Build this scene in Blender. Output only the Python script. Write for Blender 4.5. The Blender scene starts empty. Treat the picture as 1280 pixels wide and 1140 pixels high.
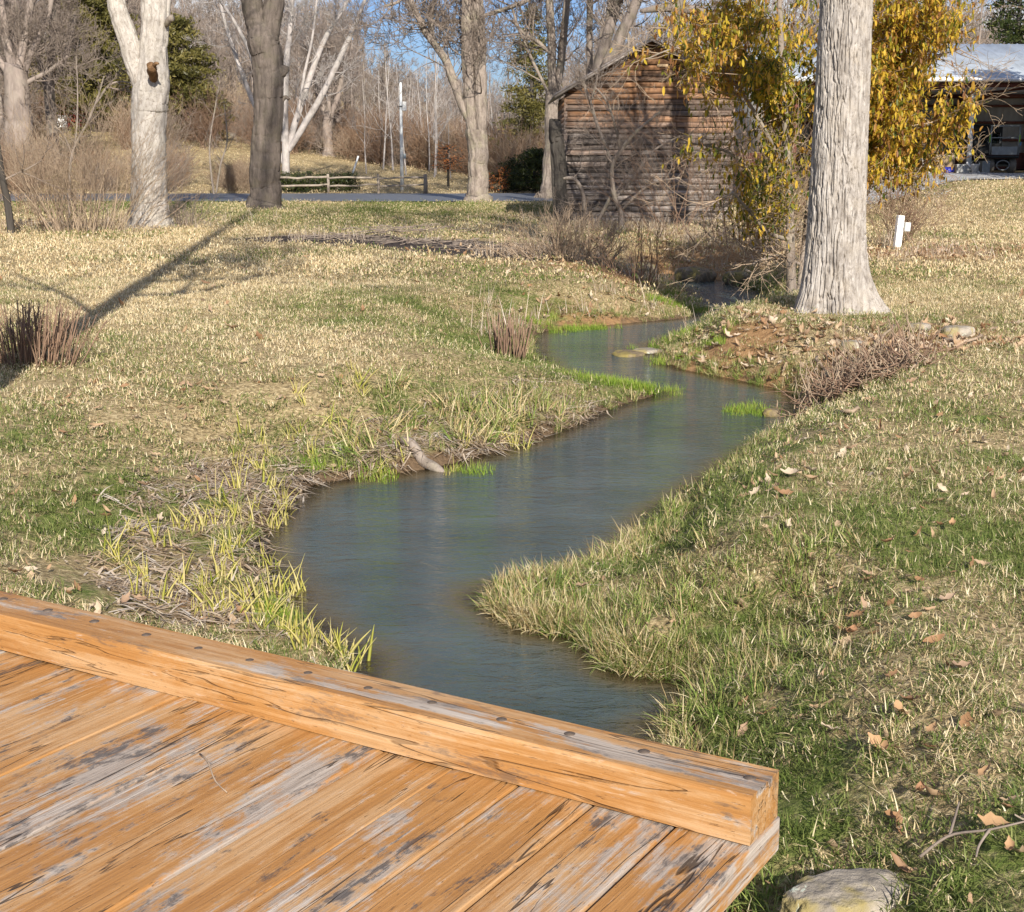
import bpy, bmesh, math, random
import numpy as np
from mathutils import Vector, Matrix

random.seed(7)
RNG = np.random.default_rng(11)
R = math.radians
scene = bpy.context.scene
COL = scene.collection

# ------------------------------------------------------------------ camera model
H = 2.1
F = 1780.0
PITCH = math.atan(380.0 / F)
CP, SP = math.cos(PITCH), math.sin(PITCH)

def ray(u, v):
    x = (u - 640.0) / F
    y = (570.0 - v) / F
    return np.array([x, CP + y * SP, -SP + y * CP])

def W(u, v, z=0.0):
    d = ray(u, v)
    t = (z - H) / d[2]
    return np.array([d[0] * t, d[1] * t, z])

def P(u, v, y):
    d = ray(u, v)
    t = y / d[1]
    return np.array([d[0] * t, y, H + d[2] * t])

cam_d = bpy.data.cameras.new("camera")
cam = bpy.data.objects.new("camera", cam_d)
COL.objects.link(cam)
cam.location = (0, 0, H)
cam.rotation_euler = (math.pi / 2 - PITCH, 0, 0)
cam_d.sensor_width = 36.0
cam_d.lens = F / 1280.0 * 36.0
cam_d.clip_start = 0.05
cam_d.clip_end = 2000
scene.camera = cam

# ------------------------------------------------------------------ numpy noise
def _hash(ix, iy, iz, seed):
    h = (ix.astype(np.int64) * 374761393 + iy.astype(np.int64) * 668265263 + iz.astype(np.int64) * 2147483647 + seed * 974634777) & 0x7fffffff
    h = ((h ^ (h >> 13)) * 1274126177) & 0x7fffffff
    h = (h ^ (h >> 16)) & 0xffffff
    return h / float(0xffffff)

def vnoise(x, y, z=None, seed=0):
    x = np.asarray(x, float); y = np.asarray(y, float)
    z = np.zeros_like(x) if z is None else np.asarray(z, float)
    xi, yi, zi = np.floor(x), np.floor(y), np.floor(z)
    fx, fy, fz = x - xi, y - yi, z - zi
    fx = fx * fx * (3 - 2 * fx); fy = fy * fy * (3 - 2 * fy); fz = fz * fz * (3 - 2 * fz)
    out = 0
    for a in (0, 1):
        for b in (0, 1):
            for c in (0, 1):
                w = (fx if a else 1 - fx) * (fy if b else 1 - fy) * (fz if c else 1 - fz)
                out = out + w * _hash(xi + a, yi + b, zi + c, seed)
    return out

def fbm(x, y, z=None, seed=0, oct=3):
    s, a, t = 0, 1.0, 0
    for o in range(oct):
        k = 2.0 ** o
        s = s + a * vnoise(np.asarray(x) * k + 17.3 * o, np.asarray(y) * k, None if z is None else np.asarray(z) * k, seed + o)
        t += a; a *= .5
    return s / t

def sst(a, b, x):
    t = np.clip((np.asarray(x, float) - a) / (b - a), 0, 1)
    return t * t * (3 - 2 * t)

# ------------------------------------------------------------------ stream outline (water edge, from its own level)
ZW = -0.55
LEFT = [(450,838),(398,803),(352,768),(336,730),(316,700),(318,668),(345,638),(378,607),(430,598),(490,592),(560,580),(620,562),
        (680,545),(725,526),(770,506),(828,492),(782,488),(735,479),(695,469),(670,450),(660,430),(670,413),(740,407),(790,403),
        (830,400),(866,396),(860,384),(850,370),(842,358),(822,352),(788,350)]
RIGHT = [(788,340),(850,343),(900,349),(940,358),(962,370),(962,392),(942,403),(900,413),(862,421),(836,427),(822,434),(822,445),(845,460),
         (900,470),(950,480),(985,488),(1012,502),(1022,530),(994,550),(966,560),(938,574),(910,592),(874,618),(840,638),(810,670),(784,694),
         (752,716),(680,733),(612,742),(618,757),(660,782),(700,788),(740,792),(748,806),(765,827),(800,840),(850,841),(884,853),(890,880),(876,903),(838,922)]
lp = [W(u, v, ZW)[:2] for u, v in LEFT]
rp = [W(u, v, ZW)[:2] for u, v in RIGHT]
poly = [np.array([-1.9, -6.0]), np.array([-1.35, 1.0]), np.array([-1.05, 4.2])] + lp + rp + [np.array([0.75, 4.4]), np.array([0.35, 1.0]), np.array([-0.1, -6.0])]
def chaikin(p, n=2):
    p = np.array(p)
    for _ in range(n):
        q = np.roll(p, -1, 0)
        p = np.stack([.75 * p + .25 * q, .25 * p + .75 * q], 1).reshape(-1, 2)
    return p
POLY = chaikin(poly, 2)

def stream_sd(x, y):
    """signed distance to the water outline, positive on land"""
    x = np.asarray(x, float).ravel(); y = np.asarray(y, float).ravel()
    d2 = np.full(x.shape, 1e9); ins = np.zeros(x.shape, bool)
    n = len(POLY)
    near = (y < 42) & (np.abs(x) < 16)
    xs, ys = x[near], y[near]
    dd = np.full(xs.shape, 1e9); ii = np.zeros(xs.shape, bool)
    for i in range(n):
        ax, ay = POLY[i]; bx, by = POLY[(i + 1) % n]
        ex, ey = bx - ax, by - ay
        L2 = ex * ex + ey * ey + 1e-12
        t = np.clip(((xs - ax) * ex + (ys - ay) * ey) / L2, 0, 1)
        dd = np.minimum(dd, (xs - ax - t * ex) ** 2 + (ys - ay - t * ey) ** 2)
        c = (ay > ys) != (by > ys)
        if ey != 0:
            ii ^= c & (xs < ex * (ys - ay) / ey + ax)
    d2[near] = dd; ins[near] = ii
    d = np.sqrt(d2)
    return np.where(ins, -d, d)

def lawn_z(x, y):
    z = 0.10 * (fbm(x / 5.0, y / 5.0, seed=3) - .5) + 0.03 * (vnoise(x / .8, y / .8, seed=4) - .5)
    z = z + 1.25 * sst(38, 57, y) * sst(6.5, 17, x)                       # rise to the open shed
    hill = sst(72.5, 113, y) * (0.35 + np.clip(-x, 0, 27) * 0.13)
    z = z + hill + (5.5 + .2 * np.clip(-x, 0, 50)) * sst(118, 280, y)
    z = z * (1 - .0 * y)
    road = np.exp(-((y - 67) / 7.5) ** 4)
    z = z * (1 - road * sst(14, 6, x)) + (0.02) * road * sst(14, 6, x)
    return z

def ground_z(x, y, d=None):
    x = np.asarray(x, float); y = np.asarray(y, float); sh = x.shape
    x = x.ravel(); y = y.ravel()
    if d is None:
        d = stream_sd(x, y)
    dn = d + 0.10 * (fbm(x / .35, y / .35, seed=9) - .5) * sst(0.0, .25, np.abs(d))
    L = lawn_z(x, y)
    right = sst(-0.3, 0.6, x - (0.14 * y - 0.3))
    w = 2.3 - 1.2 * right
    lip = 0.05 + 0.14 * vnoise(x / .8, y / .8, seed=12) ** 1.5 + .04 * right
    zl = ZW + lip * sst(-.02, .17, dn) + (L - ZW - lip) * sst(0.02, 1.0, (dn + .02) / w)
    zin = ZW - 0.34 * sst(0.0, .6, -dn) + .05 * (vnoise(x / .3, y / .3, seed=5) - .5) * sst(0, .2, -dn)
    z = np.where(dn > 0, zl, zin)
    z = z + 0.025 * (vnoise(x / .22, y / .22, seed=6) - .5) * sst(.05, .3, d) * sst(26, 12, y)
    return z.reshape(sh)

def gz(x, y):
    return float(ground_z(np.array([x]), np.array([y]))[0])

def G(u, v):
    """point where the pixel ray meets the ground"""
    d = ray(u, v)
    t = 2.0
    for _ in range(4000):
        p = np.array([0, 0, H]) + d * t
        g = gz(p[0], p[1])
        if p[2] <= g + 1e-3:
            break
        t += max(.01, (p[2] - g) * .8)
        if t > 400: break
    return np.array([p[0], p[1], g])

# ------------------------------------------------------------------ material helpers
class NT:
    def __init__(s, name):
        s.m = bpy.data.materials.new(name); s.m.use_nodes = True
        s.t = s.m.node_tree; s.t.nodes.clear()
        s.out = s.t.nodes.new("ShaderNodeOutputMaterial")
    def n(s, typ, **kw):
        nd = s.t.nodes.new(typ)
        for k, v in kw.items():
            setattr(nd, k, v)
        return nd
    def put(s, sock, v):
        if v is None: return
        if isinstance(v, bpy.types.NodeSocket): s.t.links.new(v, sock)
        elif isinstance(v, (tuple, list)) and len(v) == 3 and sock.type == 'RGBA': sock.default_value = (*v, 1)
        else: sock.default_value = v
    def coord(s, kind="Object"):
        return s.n("ShaderNodeTexCoord").outputs[kind]
    def pos(s):
        return s.n("ShaderNodeNewGeometry").outputs["Position"]
    def mapv(s, v, scale=(1, 1, 1), loc=(0, 0, 0), rot=(0, 0, 0)):
        m = s.n("ShaderNodeMapping")
        s.put(m.inputs["Vector"], v); s.put(m.inputs["Scale"], scale); s.put(m.inputs["Location"], loc); s.put(m.inputs["Rotation"], rot)
        return m.outputs[0]
    def noise(s, v, scale=5.0, detail=4.0, rough=.55, dist=0.0, w=None):
        nd = s.n("ShaderNodeTexNoise")
        if w is not None:
            nd.noise_dimensions = '4D'; s.put(nd.inputs["W"], w)
        s.put(nd.inputs["Vector"], v); s.put(nd.inputs["Scale"], scale); s.put(nd.inputs["Detail"], detail)
        s.put(nd.inputs["Roughness"], rough); s.put(nd.inputs["Distortion"], dist)
        return nd.outputs["Fac"]
    def voro(s, v, scale=5.0, feature='F1', out="Distance"):
        nd = s.n("ShaderNodeTexVoronoi", feature=feature)
        s.put(nd.inputs["Vector"], v); s.put(nd.inputs["Scale"], scale)
        return nd.outputs[out]
    def ramp(s, f, stops, interp='LINEAR'):
        nd = s.n("ShaderNodeValToRGB"); cr = nd.color_ramp; cr.interpolation = interp
        while len(cr.elements) < len(stops): cr.elements.new(.5)
        for e, (p, c) in zip(cr.elements, stops):
            e.position = p; e.color = (c, c, c, 1) if isinstance(c, (int, float)) else (*c, 1)
        s.put(nd.inputs[0], f)
        return nd.outputs[0]
    def step(s, f, a, b):
        nd = s.n("ShaderNodeMapRange", interpolation_type='SMOOTHSTEP')
        s.put(nd.inputs[0], f); s.put(nd.inputs[1], a); s.put(nd.inputs[2], b)
        return nd.outputs[0]
    def math(s, op, a, b=None, c=None, clamp=False):
        nd = s.n("ShaderNodeMath", operation=op, use_clamp=clamp)
        s.put(nd.inputs[0], a); s.put(nd.inputs[1], b); s.put(nd.inputs[2], c)
        return nd.outputs[0]
    def mix(s, f, a, b, blend='MIX'):
        nd = s.n("ShaderNodeMix", data_type='RGBA', blend_type=blend)
        s.put(nd.inputs[0], f); s.put(nd.inputs[6], a); s.put(nd.inputs[7], b)
        return nd.outputs[2]
    def attr(s, name, typ='GEOMETRY'):
        return s.n("ShaderNodeAttribute", attribute_name=name, attribute_type=typ).outputs["Fac"]
    def rnd(s):
        return s.n("ShaderNodeObjectInfo").outputs["Random"]
    def bump(s, h, strength=.5, dist=.02):
        nd = s.n("ShaderNodeBump"); s.put(nd.inputs["Height"], h); s.put(nd.inputs["Strength"], strength); s.put(nd.inputs["Distance"], dist)
        return nd.outputs[0]
    def bsdf(s, col, rough=.8, normal=None, metal=0.0, spec=.3):
        b = s.n("ShaderNodeBsdfPrincipled")
        s.put(b.inputs["Base Color"], col); s.put(b.inputs["Roughness"], rough); s.put(b.inputs["Metallic"], metal)
        s.put(b.inputs["Specular IOR Level"], spec)
        if normal is not None: s.put(b.inputs["Normal"], normal)
        return b.outputs[0]
    def done(s, sh):
        s.t.links.new(sh, s.out.inputs[0]); return s.m
    def leafy(s, col, trans=.35, rough=.6):
        a = s.bsdf(col, rough, spec=.25)
        t = s.n("ShaderNodeBsdfTranslucent"); s.put(t.inputs[0], col)
        m = s.n("ShaderNodeMixShader"); m.inputs[0].default_value = trans
        s.t.links.new(a, m.inputs[1]); s.t.links.new(t.outputs[0], m.inputs[2])
        return s.done(m.outputs[0])

def simple(name, c, rough=.7, metal=0.0, var=.25, scale=6.0, bump=.2):
    t = NT(name); o = t.coord()
    nz = t.noise(o, scale, 5, .6)
    c1 = tuple(max(0, k * (1 - var)) for k in c); c2 = tuple(min(1, k * (1 + var)) for k in c)
    return t.done(t.bsdf(t.ramp(nz, [(.3, c1), (.7, c2)]), rough, t.bump(t.noise(o, scale * 6, 3), bump, .01), metal))

# ------------------------------------------------------------------ mesh helpers
def link(o, parent=None):
    COL.objects.link(o)
    if parent is not None: o.parent = parent
    return o

def mesh_np(name, V, quads=None, tris=None, smooth=True, attrs=None, mat=None):
    V = np.asarray(V, np.float32).reshape(-1, 3)
    q = np.zeros((0, 4), np.int32) if quads is None or len(quads) == 0 else np.asarray(quads, np.int32)
    t = np.zeros((0, 3), np.int32) if tris is None or len(tris) == 0 else np.asarray(tris, np.int32)
    me = bpy.data.meshes.new(name)
    me.vertices.add(len(V)); me.vertices.foreach_set("co", V.ravel())
    nl = q.size + t.size
    if nl:
        me.loops.add(nl); me.polygons.add(len(q) + len(t))
        me.loops.foreach_set("vertex_index", np.concatenate([q.ravel(), t.ravel()]))
        st = np.concatenate([np.arange(len(q)) * 4, q.size + np.arange(len(t)) * 3]).astype(np.int32)
        me.polygons.foreach_set("loop_start", st)
        if smooth: me.polygons.foreach_set("use_smooth", np.ones(len(q) + len(t), bool))
    for k, a in (attrs or {}).items():
        a = np.asarray(a, np.float32)
        at = me.attributes.new(k, 'FLOAT', 'POINT'); at.data.foreach_set("value", a.ravel())
    if mat is not None: me.materials.append(mat)
    me.update(calc_edges=True)
    me.validate()
    return me

class Acc:
    """collects tubes, ribbons and boxes into one mesh"""
    def __init__(s): s.V = []; s.Q = []; s.T = []; s.A = []; s.n = 0
    def add(s, V, Q=None, T=None, a=0.0):
        V = np.asarray(V, float).reshape(-1, 3)
        if Q is not None and len(Q): s.Q.append(np.asarray(Q) + s.n)
        if T is not None and len(T): s.T.append(np.asarray(T) + s.n)
        s.V.append(V); s.A.append(np.full(len(V), a) if np.isscalar(a) else np.asarray(a)); s.n += len(V)
    def tube(s, pts, rad, k=6, a=0.0, cap=True):
        pts = np.asarray(pts, float); n = len(pts); rad = np.broadcast_to(np.asarray(rad, float), (n,))
        d = np.gradient(pts, axis=0); d /= (np.linalg.norm(d, axis=1, keepdims=True) + 1e-9)
        ref = np.array([0.31, .95, .05]) if abs(d[0][2]) > .6 else np.array([0.05, .1, 1.0])
        e1 = np.cross(d, ref); e1 /= (np.linalg.norm(e1, axis=1, keepdims=True) + 1e-9)
        e2 = np.cross(d, e1)
        th = np.arange(k) * 2 * math.pi / k
        ring = pts[:, None, :] + rad[:, None, None] * (np.cos(th)[None, :, None] * e1[:, None, :] + np.sin(th)[None, :, None] * e2[:, None, :])
        i = np.arange(n - 1)[:, None] * k; j = np.arange(k)[None, :]; j2 = (j + 1) % k
        Q = np.stack([i + j, i + k + j, i + k + j2, i + j2], -1).reshape(-1, 4)
        V = ring.reshape(-1, 3)
        T = None
        if cap and k > 3:
            V = np.vstack([V, pts[-1][None], pts[0][None]]); b = (n - 1) * k; c = n * k
            T = [(b + q, c, b + (q + 1) % k) for q in range(k)] + [((q + 1) % k, c + 1, q) for q in range(k)]
        s.add(V, Q, T, a)
    def box(s, lo, hi, a=0.0, M=None):
        x0, y0, z0 = lo; x1, y1, z1 = hi
        V = np.array([(x0,y0,z0),(x1,y0,z0),(x1,y1,z0),(x0,y1,z0),(x0,y0,z1),(x1,y0,z1),(x1,y1,z1),(x0,y1,z1)], float)
        if M is not None: V = V @ np.asarray(M)[:3, :3].T + np.asarray(M)[:3, 3]
        s.add(V, [(0,3,2,1),(4,5,6,7),(0,1,5,4),(1,2,6,5),(2,3,7,6),(3,0,4,7)], None, a)
    def mesh(s, name, mat=None, smooth=True):
        V = np.vstack(s.V); Q = np.vstack(s.Q) if s.Q else None; T = np.vstack(s.T) if s.T else None
        return mesh_np(name, V, Q, T, smooth, {"rnd": np.concatenate(s.A)}, mat)
    def obj(s, name, mat, parent=None, smooth=True, loc=None):
        o = bpy.data.objects.new(name, s.mesh(name, mat, smooth)); link(o, parent)
        if loc is not None: o.location = loc
        return o

def beveled(name, lo, hi, mat, parent=None, b=.006, seg=2, wob=0.0):
    bm = bmesh.new()
    bmesh.ops.create_cube(bm, size=1)
    for v in bm.verts:
        v.co = Vector([lo[i] + (v.co[i] + .5) * (hi[i] - lo[i]) for i in range(3)])
    bmesh.ops.bevel(bm, geom=bm.edges[:], offset=b, segments=seg, affect='EDGES', profile=.6)
    me = bpy.data.meshes.new(name); bm.to_mesh(me); bm.free()
    me.polygons.foreach_set("use_smooth", np.zeros(len(me.polygons), bool))
    me.materials.append(mat)
    return link(bpy.data.objects.new(name, me), parent)

def smooth_line(p, n):
    p = np.asarray(p, float); m = len(p)
    t = np.linspace(0, m - 1, n); k = np.clip(t.astype(int), 0, m - 2); f = (t - k)[:, None]
    g = lambda i: p[np.clip(i, 0, m - 1)]
    a, b, c, d = g(k - 1), g(k), g(k + 1), g(k + 2)
    return .5 * (2 * b + (c - a) * f + (2 * a - 5 * b + 4 * c - d) * f ** 2 + (3 * b - a - 3 * c + d) * f ** 3)


def tag(o, label=None, cat=None, group=None, kind=None):
    if label: o["label"] = label
    if cat: o["category"] = cat
    if group: o["group"] = group
    if kind: o["kind"] = kind
    return o

def thing(name, label, cat, loc=(0, 0, 0), rz=0.0, group=None):
    o = bpy.data.objects.new(name, None); o.empty_display_size = .2
    o.location = loc; o.rotation_euler = (0, 0, rz)
    link(o); tag(o, label, cat, group)
    return o

def dup(root, loc, rz, scale=1.0, label=None, group=None):
    r = root.copy(); COL.objects.link(r)
    r.location = loc; r.rotation_euler = (0, 0, rz); r.scale = (scale,) * 3
    if label: r["label"] = label
    if group: r["group"] = group
    for ch in list(root.children):
        c = ch.copy(); COL.objects.link(c); c.parent = r
        for g in list(ch.children):
            d = g.copy(); COL.objects.link(d); d.parent = c
    return r

# ------------------------------------------------------------------ instanced ground cover (stuff)
def proto_coll(name, meshes):
    c = bpy.data.collections.new(name)
    for i, me in enumerate(meshes):
        c.objects.link(bpy.data.objects.new(f"{name}_{chr(97+i)}", me))
    return c

def scatter(name, pts, rot, scl, tint, coll, npick, label, cat):
    pts = np.asarray(pts, np.float32); n = len(pts)
    me = bpy.data.meshes.new(name); me.vertices.add(n); me.vertices.foreach_set("co", pts.ravel())
    a = me.attributes.new("rot", 'FLOAT_VECTOR', 'POINT'); a.data.foreach_set("vector", np.asarray(rot, np.float32).ravel())
    a = me.attributes.new("scl", 'FLOAT', 'POINT'); a.data.foreach_set("value", np.asarray(scl, np.float32).ravel())
    a = me.attributes.new("tint", 'FLOAT', 'POINT'); a.data.foreach_set("value", np.asarray(tint, np.float32).ravel())
    a = me.attributes.new("pick", 'INT', 'POINT'); a.data.foreach_set("value", RNG.integers(0, npick, n).astype(np.int32))
    me.update()
    o = link(bpy.data.objects.new(name, me))
    g = bpy.data.node_groups.new(name + "_nodes", 'GeometryNodeTree')
    g.interface.new_socket("Geometry", in_out='INPUT', socket_type='NodeSocketGeometry')
    g.interface.new_socket("Geometry", in_out='OUTPUT', socket_type='NodeSocketGeometry')
    gi = g.nodes.new("NodeGroupInput"); go = g.nodes.new("NodeGroupOutput")
    iop = g.nodes.new("GeometryNodeInstanceOnPoints")
    ci = g.nodes.new("GeometryNodeCollectionInfo"); ci.inputs["Collection"].default_value = coll
    ci.inputs["Separate Children"].default_value = True; ci.inputs["Reset Children"].default_value = True
    def na(nm, tp):
        q = g.nodes.new("GeometryNodeInputNamedAttribute"); q.data_type = tp; q.inputs["Name"].default_value = nm
        return q.outputs["Attribute"]
    e2r = g.nodes.new("FunctionNodeEulerToRotation")
    L = g.links.new
    L(gi.outputs[0], iop.inputs["Points"]); L(ci.outputs[0], iop.inputs["Instance"])
    iop.inputs["Pick Instance"].default_value = True
    L(na("pick", 'INT'), iop.inputs["Instance Index"])
    L(na("rot", 'FLOAT_VECTOR'), e2r.inputs[0]); L(e2r.outputs[0], iop.inputs["Rotation"])
    L(na("scl", 'FLOAT'), iop.inputs["Scale"])
    L(iop.outputs[0], go.inputs[0])
    md = o.modifiers.new("scatter", 'NODES'); md.node_group = g
    tag(o, label, cat, kind="stuff")
    return o

# ------------------------------------------------------------------ materials
def bark(name, light, dark, sc=6.0, stretch=.18, bump=.8, patch=None, dist=.03, speck=0):
    t = NT(name); o = t.mapv(t.coord(), (1, 1, stretch))
    n1 = t.noise(o, sc, 6, .65, .6)
    n2 = t.noise(t.coord(), sc * .35, 4, .6)
    n3 = t.noise(t.coord(), sc * 7, 3, .7)
    c = t.ramp(n1, [(.32, dark), (.46, tuple(.5 * (a + b) for a, b in zip(light, dark))), (.62, light)])
    c = t.mix(t.step(n2, .45, .7), c, t.mix(.55, c, patch or (light[0] * .8, light[1] * .85, light[2] * .8)))
    c = t.mix(t.math('MULTIPLY', n3, .5), c, t.mix(.5, c, light))
    if speck: c = t.mix(t.math('MULTIPLY', t.step(t.noise(t.mapv(t.coord(), (1, 1, .6)), 17, 4, .7, .8), .54, .62), speck), c, dark)
    h = t.math('ADD', n1, t.math('MULTIPLY', n3, .25))
    return t.done(t.bsdf(c, .9, t.bump(h, bump, dist), spec=.15))

M = {}
M['bark_big'] = bark("bark_furrowed", (.44, .405, .37), (.15, .125, .105), 11, .3, .9, (.38, .33, .27), .02, .55)
M['bark_pale'] = bark("bark_pale_flaky", (.48, .44, .395), (.22, .19, .16), 7, .45, .8, (.42, .385, .32), .02, .7)
M['bark_grey'] = bark("bark_grey", (.24, .20, .175), (.085, .07, .06), 6, .18, .9, (.20, .185, .12), .03, .4)
M['bark_tan'] = bark("bark_tan", (.31, .26, .22), (.12, .095, .08), 6, .3, .9, (.25, .235, .15), .03, .5)
M['bark_shade'] = bark("bark_dark_grey", (.165, .135, .115), (.06, .05, .042), 6, .18, .9, (.13, .115, .08), .03, .4)  # grey bark darkened to stand in for a cast shadow
M['bark_white'] = bark("bark_white", (.46, .42, .395), (.24, .21, .19), 5, .5, .4)
M['bark_far'] = bark("bark_far", (.31, .255, .22), (.13, .105, .09), 3, .3, .3)
M['bark_dark'] = bark("bark_dark", (.085, .075, .065), (.035, .03, .026), 5, .12, .8)
M['bark_brown'] = bark("bark_rotten_brown", (.24, .14, .07), (.08, .045, .025), 9, .4, .8)
M['twig'] = bark("twig_bark", (.29, .235, .195), (.14, .11, .09), 4, .5, .2)
M['twig_red'] = bark("twig_russet", (.31, .20, .13), (.15, .10, .065), 4, .5, .2)
M['stem'] = bark("stem_brown", (.27, .175, .12), (.12, .08, .06), 5, .5, .2)
M['twig_tan'] = bark("twig_tan", (.42, .32, .23), (.22, .16, .11), 4, .5, .2)

def blade_mat(name, straw, green, trans=.3):
    t = NT(name); r = t.attr("rnd"); ti = t.attr("tint", 'INSTANCER')
    f = t.math('FRACT', t.math('MULTIPLY', r, 13.7))
    cs = t.ramp(f, [(0, straw[0]), (.5, straw[1]), (1, straw[2])])
    cg = t.ramp(f, [(0, green[0]), (.5, green[1]), (1, green[2])])
    isg = t.step(t.math('SUBTRACT', ti, r), -.06, .06)
    return t.leafy(t.mix(isg, cs, cg), trans)
M['blade'] = blade_mat("grass_blades", [(.43, .315, .165), (.73, .585, .345), (.85, .75, .53)], [(.07, .11, .02), (.145, .19, .045), (.26, .285, .09)])
M['sedge'] = blade_mat("sedge_blades", [(.34, .24, .11), (.55, .43, .22), (.66, .57, .36)], [(.10, .17, .03), (.20, .27, .06), (.34, .38, .11)])
M['fresh'] = blade_mat("fresh_grass_blades", [(.25, .30, .05), (.3, .34, .07), (.4, .4, .1)], [(.14, .25, .02), (.20, .32, .035), (.28, .38, .06)])
M['straw'] = blade_mat("dead_strap_leaves", [(.30, .22, .15), (.46, .37, .28), (.62, .55, .47)], [(.26, .18, .10), (.38, .28, .18), (.50, .42, .33)], .15)
M['litter'] = blade_mat("dead_leaves", [(.40, .27, .16), (.48, .36, .24), (.58, .48, .37)], [(.26, .155, .09), (.38, .21, .10), (.36, .27, .2)], .2)

def make_ground_mat():
    t = NT("lawn_ground"); p = t.pos()
    n1 = t.noise(p, .35, 4, .6); n2 = t.noise(p, 2.2, 5, .65); n3 = t.noise(p, 26, 4, .7); n4 = t.noise(p, 9, 4, .6)
    g = t.attr("green")
    straw = t.ramp(n3, [(.3, (.085, .062, .034)), (.52, (.34, .26, .14)), (.75, (.68, .57, .35))])
    green = t.ramp(n3, [(.25, (.055, .085, .018)), (.55, (.13, .17, .04)), (.8, (.27, .27, .09))])
    fac = t.step(t.math('ADD', t.math('ADD', t.math('MULTIPLY', n4, .7), t.math('MULTIPLY', n2, .4)), g), .80, 1.15)
    c = t.mix(fac, straw, green)
    soil = t.ramp(t.noise(p, 30, 5, .7), [(.3, (.075, .05, .03)), (.7, (.19, .13, .08))])
    c = t.mix(t.step(t.math('ADD', t.attr("bank"), t.math('MULTIPLY', n4, .35)), .55, .8), c, soil)
    mul = t.ramp(t.noise(p, 14, 5, .7), [(.35, (.03, .024, .022)), (.7, (.10, .08, .07))])
    c = t.mix(t.step(t.math('ADD', t.attr("mulch"), t.math('MULTIPLY', n4, .3)), .5, .75), c, mul)
    brown = t.ramp(t.noise(p, 12, 5, .7), [(.3, (.20, .11, .05)), (.7, (.42, .26, .13))])
    c = t.mix(t.step(t.math('ADD', t.attr("leafy"), t.math('MULTIPLY', n4, .5)), .6, .95), c, brown)
    return t.done(t.bsdf(c, .95, t.bump(t.math('ADD', n3, t.math('MULTIPLY', n4, 1.2)), .6, .04), spec=.1))
M['ground'] = make_ground_mat()

def make_water_mat():
    t = NT("stream_water"); p = t.pos()
    pm = t.mapv(p, (1.0, 1.9, 1), rot=(0, 0, R(-14)))
    w1 = t.noise(pm, 3.2, 3, .55, .8); w2 = t.noise(pm, 13, 3, .6, 1.2); w3 = t.noise(pm, 45, 2, .5, .5)
    h = t.math('ADD', t.math('ADD', t.math('MULTIPLY', w1, 1.0), t.math('MULTIPLY', w2, .33)), t.math('MULTIPLY', w3, .06))
    nb = t.bump(h, .6, .05)
    dep = t.attr("depth")
    murk = t.ramp(t.noise(p, .9, 4, .6), [(.3, (.040, .057, .054)), (.7, (.078, .102, .100))])
    col = t.mix(t.step(dep, .02, .30), (.10, .075, .035), murk)
    b = t.n("ShaderNodeBsdfPrincipled")
    t.put(b.inputs["Base Color"], col); t.put(b.inputs["Roughness"], .04); t.put(b.inputs["IOR"], 1.333)
    t.put(b.inputs["Normal"], nb)
    tr = t.n("ShaderNodeBsdfTransparent"); t.put(tr.inputs[0], (.72, .74, .62))
    gl = t.n("ShaderNodeBsdfGlossy"); t.put(gl.inputs["Roughness"], .05); t.put(gl.inputs["Normal"], nb)
    fr = t.n("ShaderNodeFresnel"); t.put(fr.inputs[0], 1.333); t.put(fr.inputs[1], nb)
    m1 = t.n("ShaderNodeMixShader"); t.t.links.new(fr.outputs[0], m1.inputs[0]); t.t.links.new(tr.outputs[0], m1.inputs[1]); t.t.links.new(gl.outputs[0], m1.inputs[2])
    m2 = t.n("ShaderNodeMixShader"); t.put(m2.inputs[0], t.step(dep, -.03, .13))
    t.t.links.new(m1.outputs[0], m2.inputs[1]); t.t.links.new(b.outputs[0], m2.inputs[2])
    return t.done(m2.outputs[0])
M['water'] = make_water_mat()

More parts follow.
